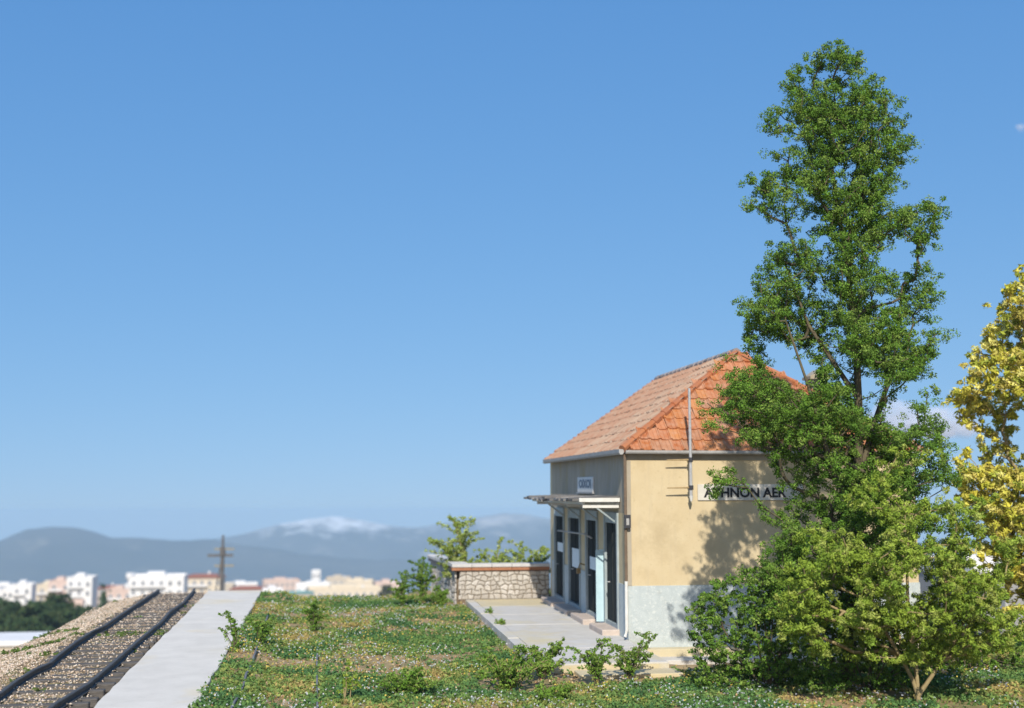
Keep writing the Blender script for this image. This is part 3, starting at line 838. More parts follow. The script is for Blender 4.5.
G_DEEP = [(.122,.235,.030),(.152,.268,.039),(.096,.190,.027),(.195,.288,.054),(.132,.225,.039)]
G_OLIVE = [(0.26, 0.355, 0.045), (0.3, 0.39, 0.058), (0.215, 0.305, 0.04), (0.34, 0.395, 0.085), (0.18, 0.275, 0.036)]
G_YELL = [(0.6, 0.54, 0.07), (0.68, 0.62, 0.11), (0.48, 0.47, 0.06), (0.74, 0.68, 0.2), (0.34, 0.38, 0.055), (0.52, 0.44, 0.1)]
G_MID = [(0.15, 0.265, 0.038), (0.185, 0.295, 0.046), (0.12, 0.225, 0.034), (0.22, 0.305, 0.06)]
G_VINE = [(0.29, 0.38, 0.07), (0.34, 0.43, 0.095), (0.24, 0.32, 0.058), (0.38, 0.44, 0.15)]

tall = [(11.95,8.9,9.7),(11.57,8.15,9.83),(11.08,8.05,10.05),(10.79,7.95,10.45),(10.26,7.65,10.65),(9.73,7.85,10.95),(9.43,7.75,10.5),(8.94,7.35,10.8),(8.62,7.28,11.12),(8.19,7.9,11.12),(7.71,7.65,11.0),(7.04,7.3,11.2),(6.38,6.92,11.2),(6.01,7.1,11.4),(5.64,7.1,11.5),(5.17,6.68,11.25),(4.62,6.6,11.2),(4.3,6.8,11.2),(4.05,7.5,11.2),(3.52,7.75,11.2),(3.16,7.95,11.1),(2.63,7.5,10.9),(2.09,7.2,10.5),(1.5,6.9,9.9),(1.0,7.0,9.8)]
tall_holes = [(8.28,5.49,.27,.28),(9.58,5.09,.19,.42),(10.1,4.72,.2,.2),(8.74,7.82,.14,.16),(10.26,7.83,.23,.16),(10.43,8.86,.25,.18),(9.32,9.24,.11,.18),(7.86,5.8,.17,.17),(10.31,5.09,.14,.14),(8.98,6.19,.14,.13),(10.62,10.17,.15,.1),(7.68,8.22,.18,.16),(7.3,2.6,.3,.3),(9.1,5.6,.12,.2),(10.6,6.3,.12,.14),(9.9,6.9,.10,.12)]
tz = np.linspace(-.2, 10.9, 16)
tall_trunk = [(9.0+.24*math.sin(z*.35)+(.12 if z > 3 else .04*z), 20.0+.12*math.sin(z*.8), z) for z in tz]
tall = [(z-.20 if z > 11 else z, a+.08, b-.10) for z, a, b in tall]
plant('tall_tree', (9.0,20,-.15), tall, 20.0, .58, tall_trunk, [.13*(1-.93*i/15) for i in range(16)],
      'tall dark green tree with a ragged crown rising above the station roof', 'tree', G_DEEP, mind=.26, tries=34000, sub=5, spread=.19, clump=(.065,.13), per=62, size=.0265, holes=tall_holes, seed=17, nthr=-.36, ns=1.15, n2=-.48, power=.44, rag=.12,
      sprays=[(6.62,20,3.62),(6.78,20.05,3.45),(6.62,20.1,3.28),(6.92,20,3.62),(6.55,19.9,4.5),(6.75,20,4.75),(6.5,20,4.9),(8.9,20,11.5),(9.25,20.1,11.6),(9.55,19.9,11.45),(8.5,20,11.3),(8.3,20,11.0),(9.8,20,11.1),(8.9,20,10.95),(9.3,20.1,11.05),(9.6,20,10.8),(8.6,20,10.75),(9.1,19.8,11.25),(8.4,19.9,10.5),(9.45,19.8,11.2),(9.0,20.2,10.6),(7.4,20,8.65),(7.6,20,8.9),(7.7,20.1,8.5),(7.5,20.1,9.05),(7.8,19.9,8.8),(7.9,20,9.6),(7.75,20,10.2)],
      extra=[(4, [(8.75,19.9,3.9),(8.35,19.8,5.2),(7.95,19.8,6.4)], [.05,.035,.02]), (5, [(9.75,20.1,4.6),(10.2,20.2,5.6),(10.4,20.1,7.2)], [.055,.04,.02]), (7, [(8.6,20.3,6.4),(8.1,20.2,7.6)], [.035,.02])])
olive = [(3.9,9.1,9.9),(3.4,8.4,10.7),(2.85,7.7,11.4),(2.35,7.1,11.6),(1.86,6.75,11.6),(1.45,6.55,11.4),(1.0,6.9,11.2),(.60,7.9,10.7)]
plant('bushy_tree', (9.46,18.3,-.15), olive, 18.4, .55, [(9.46,18.3,-.25),(9.455,18.3,-.02),(9.44,18.3,.35),(9.42,18.32,.75),(9.36,18.35,1.4),(9.4,18.4,2.2),(9.4,18.4,3.1)], [.05,.044,.036,.032,.028,.022,.012],
      'low spreading olive green tree with thin forked pale trunk in front', 'tree', G_OLIVE, mind=.25, tries=18000, sub=6, spread=.19, clump=(.045,.095), per=50, size=.0245, seed=29, nthr=-.16, ns=1.5, n2=-.38, rag=.5, bark=M_BARKL, elong=2.3, up=.12,
      holes=[(8.75,2.62,.25,.22),(10.75,2.3,.18,.22),(9.55,1.75,.2,.18),(9.95,2.7,.15,.15),(8.3,1.6,.16,.14)],
      extra=[(1, [(9.62,18.25,.22),(9.85,18.2,.55),(10.15,18.2,.95),(10.4,18.2,1.5)], [.036,.032,.028,.018]), (1, [(9.36,18.3,.25),(9.2,18.35,.6),(8.95,18.4,1.05),(8.5,18.4,1.6)], [.034,.03,.026,.018])])
yel = [(8.3,15.25,15.8),(7.65,14.7,16.25),(6.73,14.25,16.7),(6.04,13.8,17.1),(4.91,13.6,17.3),(3.11,13.7,17.2),(1.79,14.1,16.9),(.6,14.5,16.5)]
yt = np.linspace(-1.0, 7.6, 9)
plant('yellow_tree', (15.5,24,-.2), yel, 24.0, .8, [(15.5+.1*math.sin(z), 24, z) for z in yt], [.13*(1-.85*i/8) for i in range(9)],
      'yellow leaved tree at the right edge of the picture', 'tree', G_YELL, mind=.30, tries=12000, sub=5, spread=.24, clump=(.06,.13), per=26, size=.050, seed=31, nthr=-.18, ns=1.1, n2=-.5, elong=2.6, rag=.2, bark=M_BARKL)
# leafless-edged shrub at the foot of the tall tree
def shrub(name, x, y, z, w, h, label, palette=G_MID, seed=1, mind=.20, group=None, depth=.8, lean=0.0, size=.032, per=20, sub=4, clump=(.035,.07), nthr=-.25, spread=.12, bark=None, elong=1.7, stem=None):
    o = [(z+h, x+lean-.18*w, x+lean+.18*w),(z+h*.8, x+lean*.8-.40*w, x+lean*.8+.40*w),(z+h*.5, x-.5*w, x+.5*w),(z+h*.22, x-.40*w, x+.40*w),(z+.04*h, x-.46*w, x+.46*w)]
    tr = [(x, y, z-.12),(x+.03*w, y, z+h*.25),(x+lean*.5, y, z+h*.55),(x+lean, y, z+h*.9)]
    t0 = stem or .012+.008*h
    rs = random.Random(seed); ex = []
    for q in range(6):
        a_, b_ = rs.uniform(-.42,.42)*w, rs.uniform(-.3,.3)*w*depth
        ex.append((0, [(x+a_*.35, y+b_*.4, z+.18*h),(x+a_*.75, y+b_*.8, z+.45*h),(x+a_+lean*.7, y+b_, z+.75*h)], [t0*.7,t0*.5,t0*.3]))
    return plant(name, (x,y,z-.05), o, y, depth, tr, [t0,t0*.85,t0*.6,t0*.3], label, 'shrub', palette, mind=mind, tries=int(1500+2200*w*h), sub=sub, spread=spread, clump=clump, per=per, size=size, seed=seed, nthr=nthr, ns=2.0, r0=.005, group=group, bark=bark, elong=elong, extra=ex)
shrub('shrub', 7.55, 20.2, -.15, 3.0, 2.1, 'broad green shrub at the foot of the tall tree by the wall', G_DEEP, 41, mind=.24, depth=.55, sub=6)
shrub('shrub', 9.2, 19.6, -.15, 2.2, 1.2, 'dark low shrub in the shade behind the forked trunk', G_DEEP, 42, mind=.24, depth=.6, sub=5)
shrub('shrub', 12.2, 21.6, -.15, 3.6, .9, 'dark low hedge like shrub right of the forked trunk', G_DEEP, 43, mind=.26, depth=.4, sub=5)
def sprig(name, x, y, z, h, spread, n, label, palette=G_MID, seed=1, lean=(0,0), start=.2, group=None, size=.028, clump=(.028,.058), per=16, gap=.055, bark=None, depth=.7, side=3, droop=0.0, cat='shrub'):
    """several thin arching stems, leafy along their length, with short side twigs"""
    root = empty(name, (x, y, z), label, cat, group); rr = random.Random(seed); mb = MB(); S = []
    def stem(p0, p1, r0, r1, a, bow):
        pts = []
        for k in range(7):
            t = k/6
            hx = t**1.35
            pts.append((p0[0]+(p1[0]-p0[0])*hx + rr.uniform(-.012,.012), p0[1]+(p1[1]-p0[1])*hx + rr.uniform(-.012,.012), p0[2]+(p1[2]-p0[2])*(1-(1-t)**bow) - droop*t**3))
        mb.tube(pts, [r0+(r1-r0)*k/6 for k in range(7)], 5, cap=False)
        L_ = sum((Vector(pts[k+1])-Vector(pts[k])).length for k in range(6)); m_ = max(2, int(L_*(1-a)/gap))
        for q in range(m_):
            t = (a + (1-a)*(q+rr.random())/m_)*6; k = min(5, int(t)); v = Vector(pts[k]).lerp(Vector(pts[k+1]), t-k)
            S.append((v.x+rr.gauss(0,.022), v.y+rr.gauss(0,.022), v.z+rr.gauss(0,.018)))
        return pts
    for q in range(n):
        an = 6.283*(q+rr.random()*.8)/n; u = rr.uniform(.25,1)
        top = (math.cos(an)*spread*u+lean[0], math.sin(an)*spread*u*depth+lean[1], h*rr.uniform(.5,1)*(1.05-.35*u))
        pts = stem((rr.uniform(-.04,.04), rr.uniform(-.04,.04), -.12), top, .010+.006*h, .004, start, rr.uniform(1.2,1.9))
        for w in range(rr.randint(max(1, side-1), side+1)):
            k = rr.randint(2, 5); b_ = pts[k]; a2 = rr.uniform(0, 6.283); l2 = h*rr.uniform(.14,.30)
            stem(b_, (b_[0]+math.cos(a2)*l2, b_[1]+math.sin(a2)*l2*depth, b_[2]+l2*rr.uniform(-.1,.7)), .006, .003, .25, 1.3)
    mb.build('stems', bark or M_BARK, root, smooth=True)
    S = np.array(S); r_ = np.random.default_rng(seed+9)
    Vq, Fq, T_ = leaves(S, r_.uniform(*clump, len(S)), per, size, palette, .25, .85, 1.8)
    bulk('foliage', Vq, Fq, M_LEAF, root, T_)
    return root
VG = 'vines behind the stone wall'
for i, (x, y, h_, sp, n_, ln, st_, lab) in enumerate([
    (4.02, 36.9, 3.35, .60, 12, (-.55,0), .50, 'tallest light green vine rising over the corner of the stone wall'),
    (4.10, 36.6, 1.75, .80, 14, (-.25,0), .58, 'low light green vine spilling over the left part of the stone wall'),
    (4.85, 36.6, 2.15, .55, 12, (.0,0), .53, 'upright light green vine over the middle of the stone wall'),
    (5.50, 36.7, 1.95, .60, 12, (.05,0), .54, 'light green vine over the stone wall, second from the station'),
    (6.15, 36.6, 2.05, .5, 11, (.05,0), .53, 'light green vine over the stone wall against the station corner')]):
    sprig('vine_shrub', x, y, -.15, h_, sp, n_, lab, G_VINE, 60+i, ln, st_, VG, size=.040, clump=(.045,.085), per=16, gap=.07, bark=M_BARKL, side=4)
sprig('climber', 2.45, 35.2, -.15, 1.95, .28, 7, 'taller dark climber against the left end of the stone wall', G_DEEP, 71, (.05,0), .12, size=.034, clump=(.035,.07))
sprig('climber', 1.85, 35.0, -.15, 1.35, .24, 6, 'shorter dark climber standing left of the stone wall', G_DEEP, 72, (-.05,0), .12, size=.034, clump=(.035,.07))
sprig('climber', 2.95, 35.0, -.15, .75, .40, 9, 'low green climber hiding the foot of the stone wall corner', G_MID, 73, (0,0), .1, size=.034, clump=(.035,.07))
# sprigs and bushes in the field
sprig('sprig', -2.08, 24.6, -.05, 1.15, .20, 4, 'leggy green sprig leaning over the platform edge', G_DEEP, 81, (-.18,0), .15, side=2)
sprig('sprig', -1.72, 26.0, -.05, .85, .30, 6, 'bushy green sprig just behind the leggy one at the platform', G_DEEP, 82, (.05,0), .1)
sprig('bush', -.62, 29.3, -.12, .90, .32, 8, 'dark upright bush in the far middle of the field', G_DEEP, 83, start=.1)
sprig('bush', 1.15, 20.2, -.14, .50, .60, 18, 'low spreading dark green bush in the near field', G_DEEP, 84, start=.1)
sprig('seedling', .15, 19.9, -.12, .72, .14, 3, 'thin young seedling with bare stem in the near field', G_OLIVE, 85, start=.5, bark=M_BARKL)
sprig('bush', 2.95, 20.6, -.14, .85, .95, 18, 'straggly green bush in front of the terrace corner', G_MID, 86, (.12,0), .15, bark=M_BARKL)
sprig('bush', 3.75, 21.7, -.14, .85, .75, 12, 'loose green bush covering the near edge of the terrace', G_MID, 87, (.15,0), .2)
sprig('bush', 5.35, 21.4, -.14, .95, .62, 9, 'open green bush on the sandy path before the station corner', G_MID, 88, (.2,0), .25)
sprig('bush', 4.65, 21.0, -.14, .85, .60, 10, 'low green bush at the left end of the sandy path', G_MID, 89, (-.05,0), .2)
sprig('bush', 3.6, 19.3, -.14, .34, .50, 9, 'flat green bush nearest the camera below the terrace', G_MID, 93, (0,0), .1)
sprig('weed', 4.03, 31.6, -.01, .18, .20, 6, 'small weed on the terrace kerb far from the camera', G_MID, 90, size=.022, clump=(.02,.035))
sprig('weed', 3.98, 29.0, -.01, .16, .20, 6, 'small weed on the terrace kerb half way along', G_MID, 91, size=.022, clump=(.02,.035))

# ------------------------------------------------------------------ ground cover
def on_field(x, y):
    k = (y < 38.9) & (x > -2.6 + .03*(24-y)*(y > 24)*0)
    edge = np.interp(y, [13.5,18.5,24.4,33,38.6], [-2.10,-2.16,-2.24,-2.40,-2.52])
    k &= x > edge - .04
    k &= ~((x > 3.72) & (x < 13.4) & (y > 22.36) & (y < 35.6))
    k &= ~((x > 4.45) & (x < 6.45) & (y > 21.3) & (y < 22.5))
    k &= ~((x > 3.2) & (x < 6.4) & (y > 35.4) & (y < 36.1))
    k &= ~((x > 13.4) & (y > 26))
    return k
n = 120000
y = 14.5 + 24.3*rng.uniform(0,1,n)**1.15; x = rng.uniform(-2.7, 15.5, n)
k = on_field(x, y) & (x < 2 + y*.55); x, y = x[k], y[k]
P2 = np.stack([x, y, np.zeros_like(x)], 1)
bare = vnoise(P2, .45, 3.3) + .7*vnoise(P2, 1.3, 9.1) + .35*vnoise(P2, 3.1, 2.2)
band = np.exp(-((y-33.2-.3*np.sin(x*2))/.45)**2)*(x < 3.4) + .8*np.exp(-((y-24.2-.5*np.sin(x*1.3+1))/.5)**2)*(x < 1.6) + .7*np.exp(-(((x-.3)/.8)**2+((y-26)/2.2)**2))
dens = np.clip(.98 - 1.5*np.clip(bare-.02, 0, 1) - .92*band, .06, 1)
k = rng.uniform(0,1,len(x)) < dens; x, y, bare = x[k], y[k], bare[k]
z = np.array([hgt(a, b) for a, b in zip(x, y)])
P = np.stack([x, y, z + rng.uniform(0,.07,len(x))], 1)
hue = vnoise(P*np.array([1,1,0]), .8, 7.7) + .6*vnoise(P*np.array([1,1,0]), 2.6, 1.3)
pal = np.array([(.075,.165,.060),(.115,.215,.062),(.170,.260,.070),(.25,.295,.080),(.42,.33,.12)])
Vq, Fq, T = leaves(P, rng.uniform(.03,.075,len(P)), 6, .037, [(1,1,1)], .28, .7, 1.7)
ci = np.clip(np.floor((hue+1.0)/2.0*5 + rng.normal(0,.6,len(P))), 0, 4).astype(int)
T = T*np.repeat(pal[ci], 24, 0)
o = bulk('grass', Vq, Fq, M_LEAF, None, T); tag(o, 'matted green ground cover over the field', 'grass', kind='stuff')
def flowers(name, count, cols, size, thr, seed, label):
    y = 14.5 + 24*rng.uniform(0,1,count)**1.1; x = rng.uniform(-2.3, 13, count)
    k = on_field(x, y) & (x < 2 + y*.5); x, y = x[k], y[k]
    Q = np.stack([x, y, np.zeros_like(x)], 1)
    k = vnoise(Q, .55, seed) + .7*vnoise(Q, 1.7, seed+4) > thr; x, y = x[k], y[k]
    z = np.array([hgt(a, b) for a, b in zip(x, y)]) + rng.uniform(.07,.15,len(x))
    Vq, Fq, T = leaves(np.stack([x, y, z],1), np.full(len(x), .018), 4, size, cols, .1, .6, 1.2)
    o = bulk(name, Vq, Fq, M_TINT, None, T); tag(o, label, 'flowers', kind='stuff')
flowers('white_flowers', 10000, [(.62,.63,.65),(.50,.52,.54)], .021, -.05, 5.5, 'tiny white flowers scattered over the field')
flowers('yellow_flowers', 7000, [(.62,.50,.10),(.55,.42,.08),(.45,.36,.10)], .024, .05, 15.5, 'tiny yellow flowers scattered over the field')
rocks(9000, lambda n: rng.uniform(-2.2, 9, n), lambda n: 15 + 23.5*rng.uniform(0,1,n)**1.1, lambda a, b: hgt(a, b)+.01, .015, .05, [(.50,.36,.18),(.42,.27,.13),(.56,.44,.26),(.36,.20,.11)], 'pebbles', keep=lambda x, y: on_field(x, y))['label'] = 'ochre pebbles and soil crumbs between the plants'
bpy.data.objects['pebbles']['category'] = 'pebbles'
# tufts of grass in the ballast
n = 5200; x = rng.uniform(-7.6,-3.75,n); y = 15 + 23.5*rng.uniform(0,1,n)
Q = np.stack([x, y, np.zeros_like(x)], 1); k = vnoise(Q, 1.1, 4.4) + .6*vnoise(Q, 2.7, 8) > .62
x, y = x[k], y[k]; P = np.stack([x, y, np.array([hgt(a,b) for a,b in zip(x,y)])+.03], 1)
Vq, Fq, T = leaves(P, np.full(len(P), .06), 7, .05, [(.10,.16,.035),(.13,.19,.045),(.08,.13,.03)], .2, .7, 1.7)
o = bulk('track_weeds', Vq, Fq, M_LEAF, None, T); tag(o, 'green weed patches growing through the ballast', 'weeds', kind='stuff')
# two old cables lying in the field
M_CABLE = mat('grey_cable', (.13,.14,.15), (.22,.22,.22), 5, .7)
def cable(pts, rad, label):
    pp = []
    for a, b in zip(pts[:-1], pts[1:]):
        for t in np.linspace(0, 1, 8, endpoint=False):
            x, y = a[0]+(b[0]-a[0])*t, a[1]+(b[1]-a[1])*t
            pp.append((x, y, hgt(x, y)+.045+.035*math.sin(y*2.1)+.02*math.sin(y*5.3)))
    o = MB().tube(pp, rad, 6).build('cable', M_CABLE, smooth=True); tag(o, label, 'cable', 'cables in the field')
cable([(-1.86,31.3),(-1.77,27.6),(-1.69,24.5),(-1.62,20),(-1.6,16)], 0.024, 'grey cable lying in the grass near the platform')
cable([(-.49,26.6),(-.42,23),(-.33,19.1),(-.30,16)], 0.019, 'thinner grey cable lying along the middle of the field')

# ------------------------------------------------------------------ the plain: pole, houses, trees
def ground_at(x, y): return hgt(x, y)
upx, upy = -11.75, 120.0; gz = ground_at(upx, upy)
M_POLE = mat('dark_pole_wood', (.10,.095,.09), (.14,.13,.125), 3, .9)
up = empty('utility_pole', (upx, upy, gz), 'dark utility pole with crossarms standing beyond the end of the platform', 'utility pole')
H = -1.32 - gz
MB().tube([(0,0,-.5),(0,0,H-2.2)], [.24,.20], 8).build('pole', M_POLE, up)
MB().tube([(0,0,H-2.2),(0,0,H)], [.14,.11], 8).build('pole_top', M_POLE, up)
MB().box(-1.45,-.12,H-2.15,1.05,.12,H-1.9).build('crossarm', M_POLE, up)
for s, zz in ((.75, H-1.45),(.75, H-3.1)):
    MB().box(-.8,-.06,zz,s+.4,.06,zz+.12).build('crossarm', M_BARKL, up)
MB().tube([(0,0,H-2.05),(0,0,H-1.2)], [.32,.24], 8).build('transformer', M_POLE, up)
MB().tube([(-.15,0,H-2.6),(-.95,0,H-8)], .06, 5).build('stay', M_POLE, up)

M_W = [mat('town_white', (.78,.76,.74), (.70,.68,.66), .4, .9), mat('town_cream', (.70,.60,.46), (.62,.53,.40), .4, .9), mat('town_pink', (.66,.50,.42), (.58,.44,.37), .4, .9), mat('town_beige', (.56,.48,.38), (.50,.43,.34), .4, .9)]
M_ROOFR = mat('town_red_tiles', (.36,.14,.09), (.28,.11,.07), 1.2, .9)
M_GREEN = mat('town_green_sheet', (.22,.40,.34), (.18,.34,.29), .5, .7)
M_WIN = mat('town_window', (.17,.18,.20), None, rough=.25)
M_SHADED_WHITE = mat('town_shaded_white', (.34,.33,.32), (.28,.27,.26), .5, .9)  # white house wall with its grey shade put into the base colour
def house(x, y, ztop, w, dep, col, roof, label, floors=2, bal=True, seed=0, hue=None, rz=0):
    rr = random.Random(seed); gz = ground_at(x, y) - 1.0; H = ztop - gz
    b = empty('town_house', (x, y, gz), label, 'house', 'houses of the town on the plain', rz)
    wall = MB().box(-w/2, 0, 0, w/2, dep, H).build('wall', col, b)
    if roof == 'flat':
        for q in ((-w/2-.1,-.1,w/2+.1,.15),(-w/2-.1,dep-.15,w/2+.1,dep+.1),(-w/2-.1,.15,-w/2+.15,dep-.15),(w/2-.15,.15,w/2+.1,dep-.15)):
            MB().box(q[0],q[1],H+.002,q[2],q[3],H+.7).build('parapet', col, b)
        if w > 6:
            MB().box(-w*.2, dep*.3, H+.003, w*.12, dep*.7, H+1.8).build('roof_room', col, b)
            MB().tube([(w*.25,dep*.4,H),(w*.25,dep*.4,H+1.2)], .5, 8).build('water_tank', M_W[0], b)
    elif roof in ('red', 'green'):
        m = M_ROOFR if roof == 'red' else M_GREEN; r = .7 if roof == 'red' else .35
        MB().add([(-w/2-.5,-.5,H),(w/2+.5,-.5,H),(w/2+.5,dep+.5,H),(-w/2-.5,dep+.5,H),(-w*.28,dep/2,H+r*1.6),(w*.28,dep/2,H+r*1.6)],
                 [(0,1,5,4),(1,2,5),(2,3,4,5),(3,0,4),(3,2,1,0)]).build('roof', m, b)
        MB().box(w*.1, dep*.5, H, w*.1+.7, dep*.5+.7, H+2.0).build('chimney', M_W[0], b)
    nwin = max(2, int(w/2.6))
    for f in range(floors):
        z = H - 2.6 - f*3.1
        if z < .5: continue
        for i in range(nwin):
            cx = -w/2 + w*(i+.5)/nwin
            wi = MB().box(cx-.62,-.06,z-.1,cx+.62,-.01,z+1.6).build('window', M_W[0], b)
            MB().box(cx-.5,-.09,z,cx+.5,-.062,z+1.5).build('pane', M_WIN, wi)
        if bal and w > 5:
            bl = MB().box(-w/2+.3,-1.3,z-.55,w*.15,-.01,z-.40).build('balcony', col, b)
            MB().box(-w/2+.3,-1.36,z-.40,w*.15,-1.28,z+.45).build('railing', M_W[0], bl)
    return b
T = [  # x, y, top, width, depth, colour, roof, label
 (-121.9,440,-33.8,6.5,8,0,'flat','small white house at the far left end of the town'),
 (-115.0,430,-32.0,3.6,7,0,'flat','narrow white house between the leftmost house and the white cube'),
 (-109.0,425,-30.4,6.4,8,0,'flat','bright white cube house among the left houses of the town'),
 (-106.5,450,-32.4,7.4,8,1,'flat','cream flat roofed house right of the white cube house'),
 (-99.5,438,-30.2,7.6,8,2,'flat','pinkish house with balconies in the left group of houses'),
 (-88.5,418,-27.6,8.4,8,0,'flat','tall white house at the right of the left group above dark trees'),
 (-91.2,380,-32.0,3.8,6,3,'flat','small beige house half hidden in the dark trees'),
 (-79.8,370,-31.4,5.2,6,2,'flat','low pinkish house at the foot of the tall white house'),
 (-90.5,480,-36.2,6.5,7,0,'red','low red roofed house left of the big white house'),
 (-77.5,430,-32.9,8.6,8,2,'flat','low pale pink house beside the white water tower'),
 (-60.2,400,-26.2,17.5,10,0,'flat','big bright white house behind the end of the track'),
 (-49.0,430,-28.6,13.5,10,1,'red','cream house with red tiled roof next to the big white house'),
 (-46.0,490,-36.4,5.0,7,3,'flat','small beige house left of the utility pole'),
 (-33.5,430,-33.0,12.6,9,1,'red','cream house with red roof just right of the utility pole'),
 (-22.4,400,-31.2,6.6,8,0,'flat','low white house at the far end of the platform'),
 (-13.9,380,-30.2,10.4,8,3,'green','low shed with green sheet roof beyond the field'),
 (-11.7,520,-39.3,15,9,0,'flat','white apartment house behind the green roofed shed'),
 (-11.2,545,-35.0,4.0,5,0,'flat','slim white stair tower rising behind the apartment house'),
 (-1.0,560,-39.6,11.5,9,3,'flat','beige house behind the long cream building'),
 (7.7,500,-36.4,11.5,9,1,'flat','cream house above the right half of the long building'),
 (2.0,420,-32.6,26,9,1,'flat','long low cream building beyond the field'),
 (17.5,440,-32.6,8.9,8,2,'flat','pinkish house at the right end of the town'),
]
for i, (x, y, zt, w_, dp, c, rf, lab) in enumerate(T):
    house(x, y, zt, w_, dp, M_W[c], rf, lab, seed=i, rz=R(((i*37) % 13)-6))
hr = random.Random(77)
ORD = ['first','second','third','fourth','fifth','sixth','seventh','eighth','ninth','tenth','eleventh','twelfth','thirteenth','fourteenth']
for i in range(14):
    y_ = hr.uniform(600, 720); x_ = y_*(-.275 + .335*(i+hr.random()*.5)/14)
    c_ = (0,1,0,2,0,3,1,0,0,2,1,0,3,0)[i]; rf_ = 'red' if i in (3, 7, 12) else 'flat'
    house(x_, y_, 3.38-y_*hr.uniform(.0775,.0835), hr.uniform(10,20), 8, M_W[c_], rf_, '%s house from the left in the far hazy row, %s%s' % (ORD[i], ('white','cream','pinkish','beige')[c_], ' with red roof' if rf_ == 'red' else ''), floors=2, bal=False, seed=200+i, rz=R(hr.uniform(-12,12)))['group'] = 'far hazy row of houses'
gz = ground_at(-76.2, 445)
wt = empty('water_tower', (-76.2, 445, gz), 'white round water tower left of the big white house', 'water tower')
MB().tube([(0,0,-1),(0,0,-30.2-gz)], 1.1, 12).build('shaft', M_W[0], wt); MB().tube([(0,0,-30.2-gz),(0,0,-29.4-gz),(0,0,-27.6-gz)], [1.1,1.75,1.75], 12).build('tank', M_W[0], wt)
# nearer buildings below the embankment
def lowhouse(x, y, zt, w_, dp, lab, wallm):
    gz = ground_at(x, y) - 1; H = zt - gz
    b = empty('flat_roofed_building', (x, y, gz), lab, 'building')
    MB().box(-w_/2, 0, 0, w_/2, dp, H-.9).build('wall', wallm, b)
    MB().box(-w_/2-.12, -.12, H-.9, w_/2+.12, .14, H).build('parapet', M_W[0], b)
    MB().box(-w_/2-.12, dp-.14, H-.9, w_/2+.12, dp+.12, H).build('parapet', M_W[0], b)
    MB().box(w_/2-.14, .14, H-.9, w_/2+.12, dp-.14, H).build('parapet', M_W[0], b); MB().box(-w_/2-.12, .14, H-.9, -w_/2+.14, dp-.14, H).build('parapet', M_W[0], b)
    for i in range(int(w_/3)):
        wi = MB().box(-w_/2+1+i*3,-.05,H-3.6,-w_/2+2.2+i*3,-.008,H-2.2).build('window', M_W[0], b)
        MB().box(-w_/2+1.1+i*3,-.07,H-3.5,-w_/2+2.1+i*3,-.052,H-2.3).build('pane', M_WIN, wi)
    return b
gz = ground_at(-30, 98) - 1
lb = empty('flat_roofed_building', (-31, 97.6, gz), 'low flat white roofed building below the ballast embankment on the left', 'building')
MB().box(-11, 0, 0, 10.6, 5.4, -9.0-gz).build('wall', M_W[3], lb)
MB().box(-11.2, -.2, -9.0-gz, 10.8, 5.6, -8.6-gz).build('roof', M_W[0], lb)
for i in range(5):
    wi = MB().box(-9.5+i*4,-.05,-12.3-gz,-8.2+i*4,-.008,-10.7-gz).build('window', M_W[0], lb)
    MB().box(-9.4+i*4,-.07,-12.2-gz,-8.3+i*4,-.052,-10.8-gz).build('pane', M_WIN, wi)
lowhouse(47.5, 72, -1.6, 12, 10, 'white flat roofed building glimpsed behind the trees on the right', M_SHADED_WHITE)
lowhouse(62, 120, -7.3, 11, 10, 'farther pale building seen through the bushy tree', M_W[0])

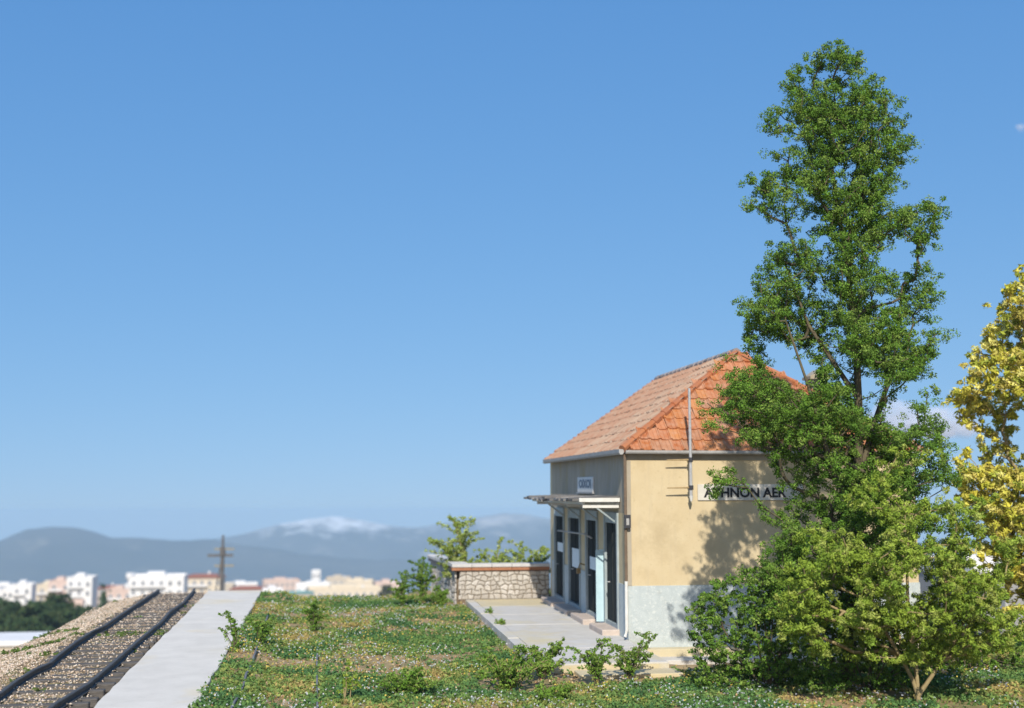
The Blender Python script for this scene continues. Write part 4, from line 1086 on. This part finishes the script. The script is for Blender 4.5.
G_FAR = [(.045,.080,.032),(.060,.100,.038),(.036,.065,.028),(.085,.115,.045)]
def far_tree(x, y, ztop, w_, label, name='town_tree', seed=0, pal=G_FAR, cyp=False, grp='dark trees below the town'):
    gz = ground_at(x, y); h = ztop - gz
    if cyp: o = [(ztop, x-.1, x+.1),(ztop-h*.3, x-w_*.35, x+w_*.35),(ztop-h*.7, x-w_*.5, x+w_*.5),(gz+.3, x-w_*.3, x+w_*.3)]
    else: o = [(ztop, x-.2*w_, x+.2*w_),(ztop-h*.18, x-.42*w_, x+.42*w_),(ztop-h*.5, x-.5*w_, x+.5*w_),(gz+h*.15, x-.36*w_, x+.36*w_)]
    tr = [(x, y, gz-.3),(x+.1, y, gz+h*.35),(x, y, gz+h*.65),(x, y, gz+h*.92)]
    return plant(name, (x, y, gz), o, y, 1.0, tr, [.22,.18,.12,.05], label, 'tree', pal, mind=.95, tries=1500, sub=4, spread=.75, clump=(.3,.55), per=13, size=.34, seed=seed, nthr=-.5, ns=.5, r0=.03, group=grp, shade=.3)
for i, (x, y, zt, w_, lab) in enumerate([
    (-53.5,188,-14.2,7.5,'dark tree at the far left under the white houses'),
    (-54.5,202,-15.0,7.0,'dark tree behind the far left one'),
    (-47.0,186,-14.0,7.0,'dark tree under the white cube house'),
    (-50.0,206,-16.0,7.0,'dark tree set back between the white cube and cream houses'),
    (-48.6,212,-15.2,6.5,'taller dark tree under the pinkish house with balconies'),
    (-42.3,190,-15.2,6.5,'dark tree in the middle of the dark row'),
    (-42.7,202,-16.4,6.0,'dark tree below the tall white house'),
    (-38.6,194,-15.8,6.0,'dark tree near the crest of the ballast slope'),
    (-34.6,180,-15.0,5.0,'last dark tree before the ballast slope hides the row'),
    (-41.7,168,-14.3,6.0,'front dark tree just above the flat white roof')]):
    far_tree(x, y, zt, w_, lab, seed=100+i)
far_tree(-57.7, 300, -19.9, 2.4, 'slim dark cypress standing before the low red roof', 'cypress', 120, cyp=True)
far_tree(13.6, 350, -25.4, 5.0, 'grey green tree at the right end of the town', seed=121, pal=[(.09,.10,.06),(.12,.12,.08)], grp='trees among the houses')
far_tree(-4.2, 330, -26.8, 3.0, 'brownish small tree in front of the long cream building', seed=122, pal=[(.20,.13,.07),(.15,.11,.06)], grp='trees among the houses')
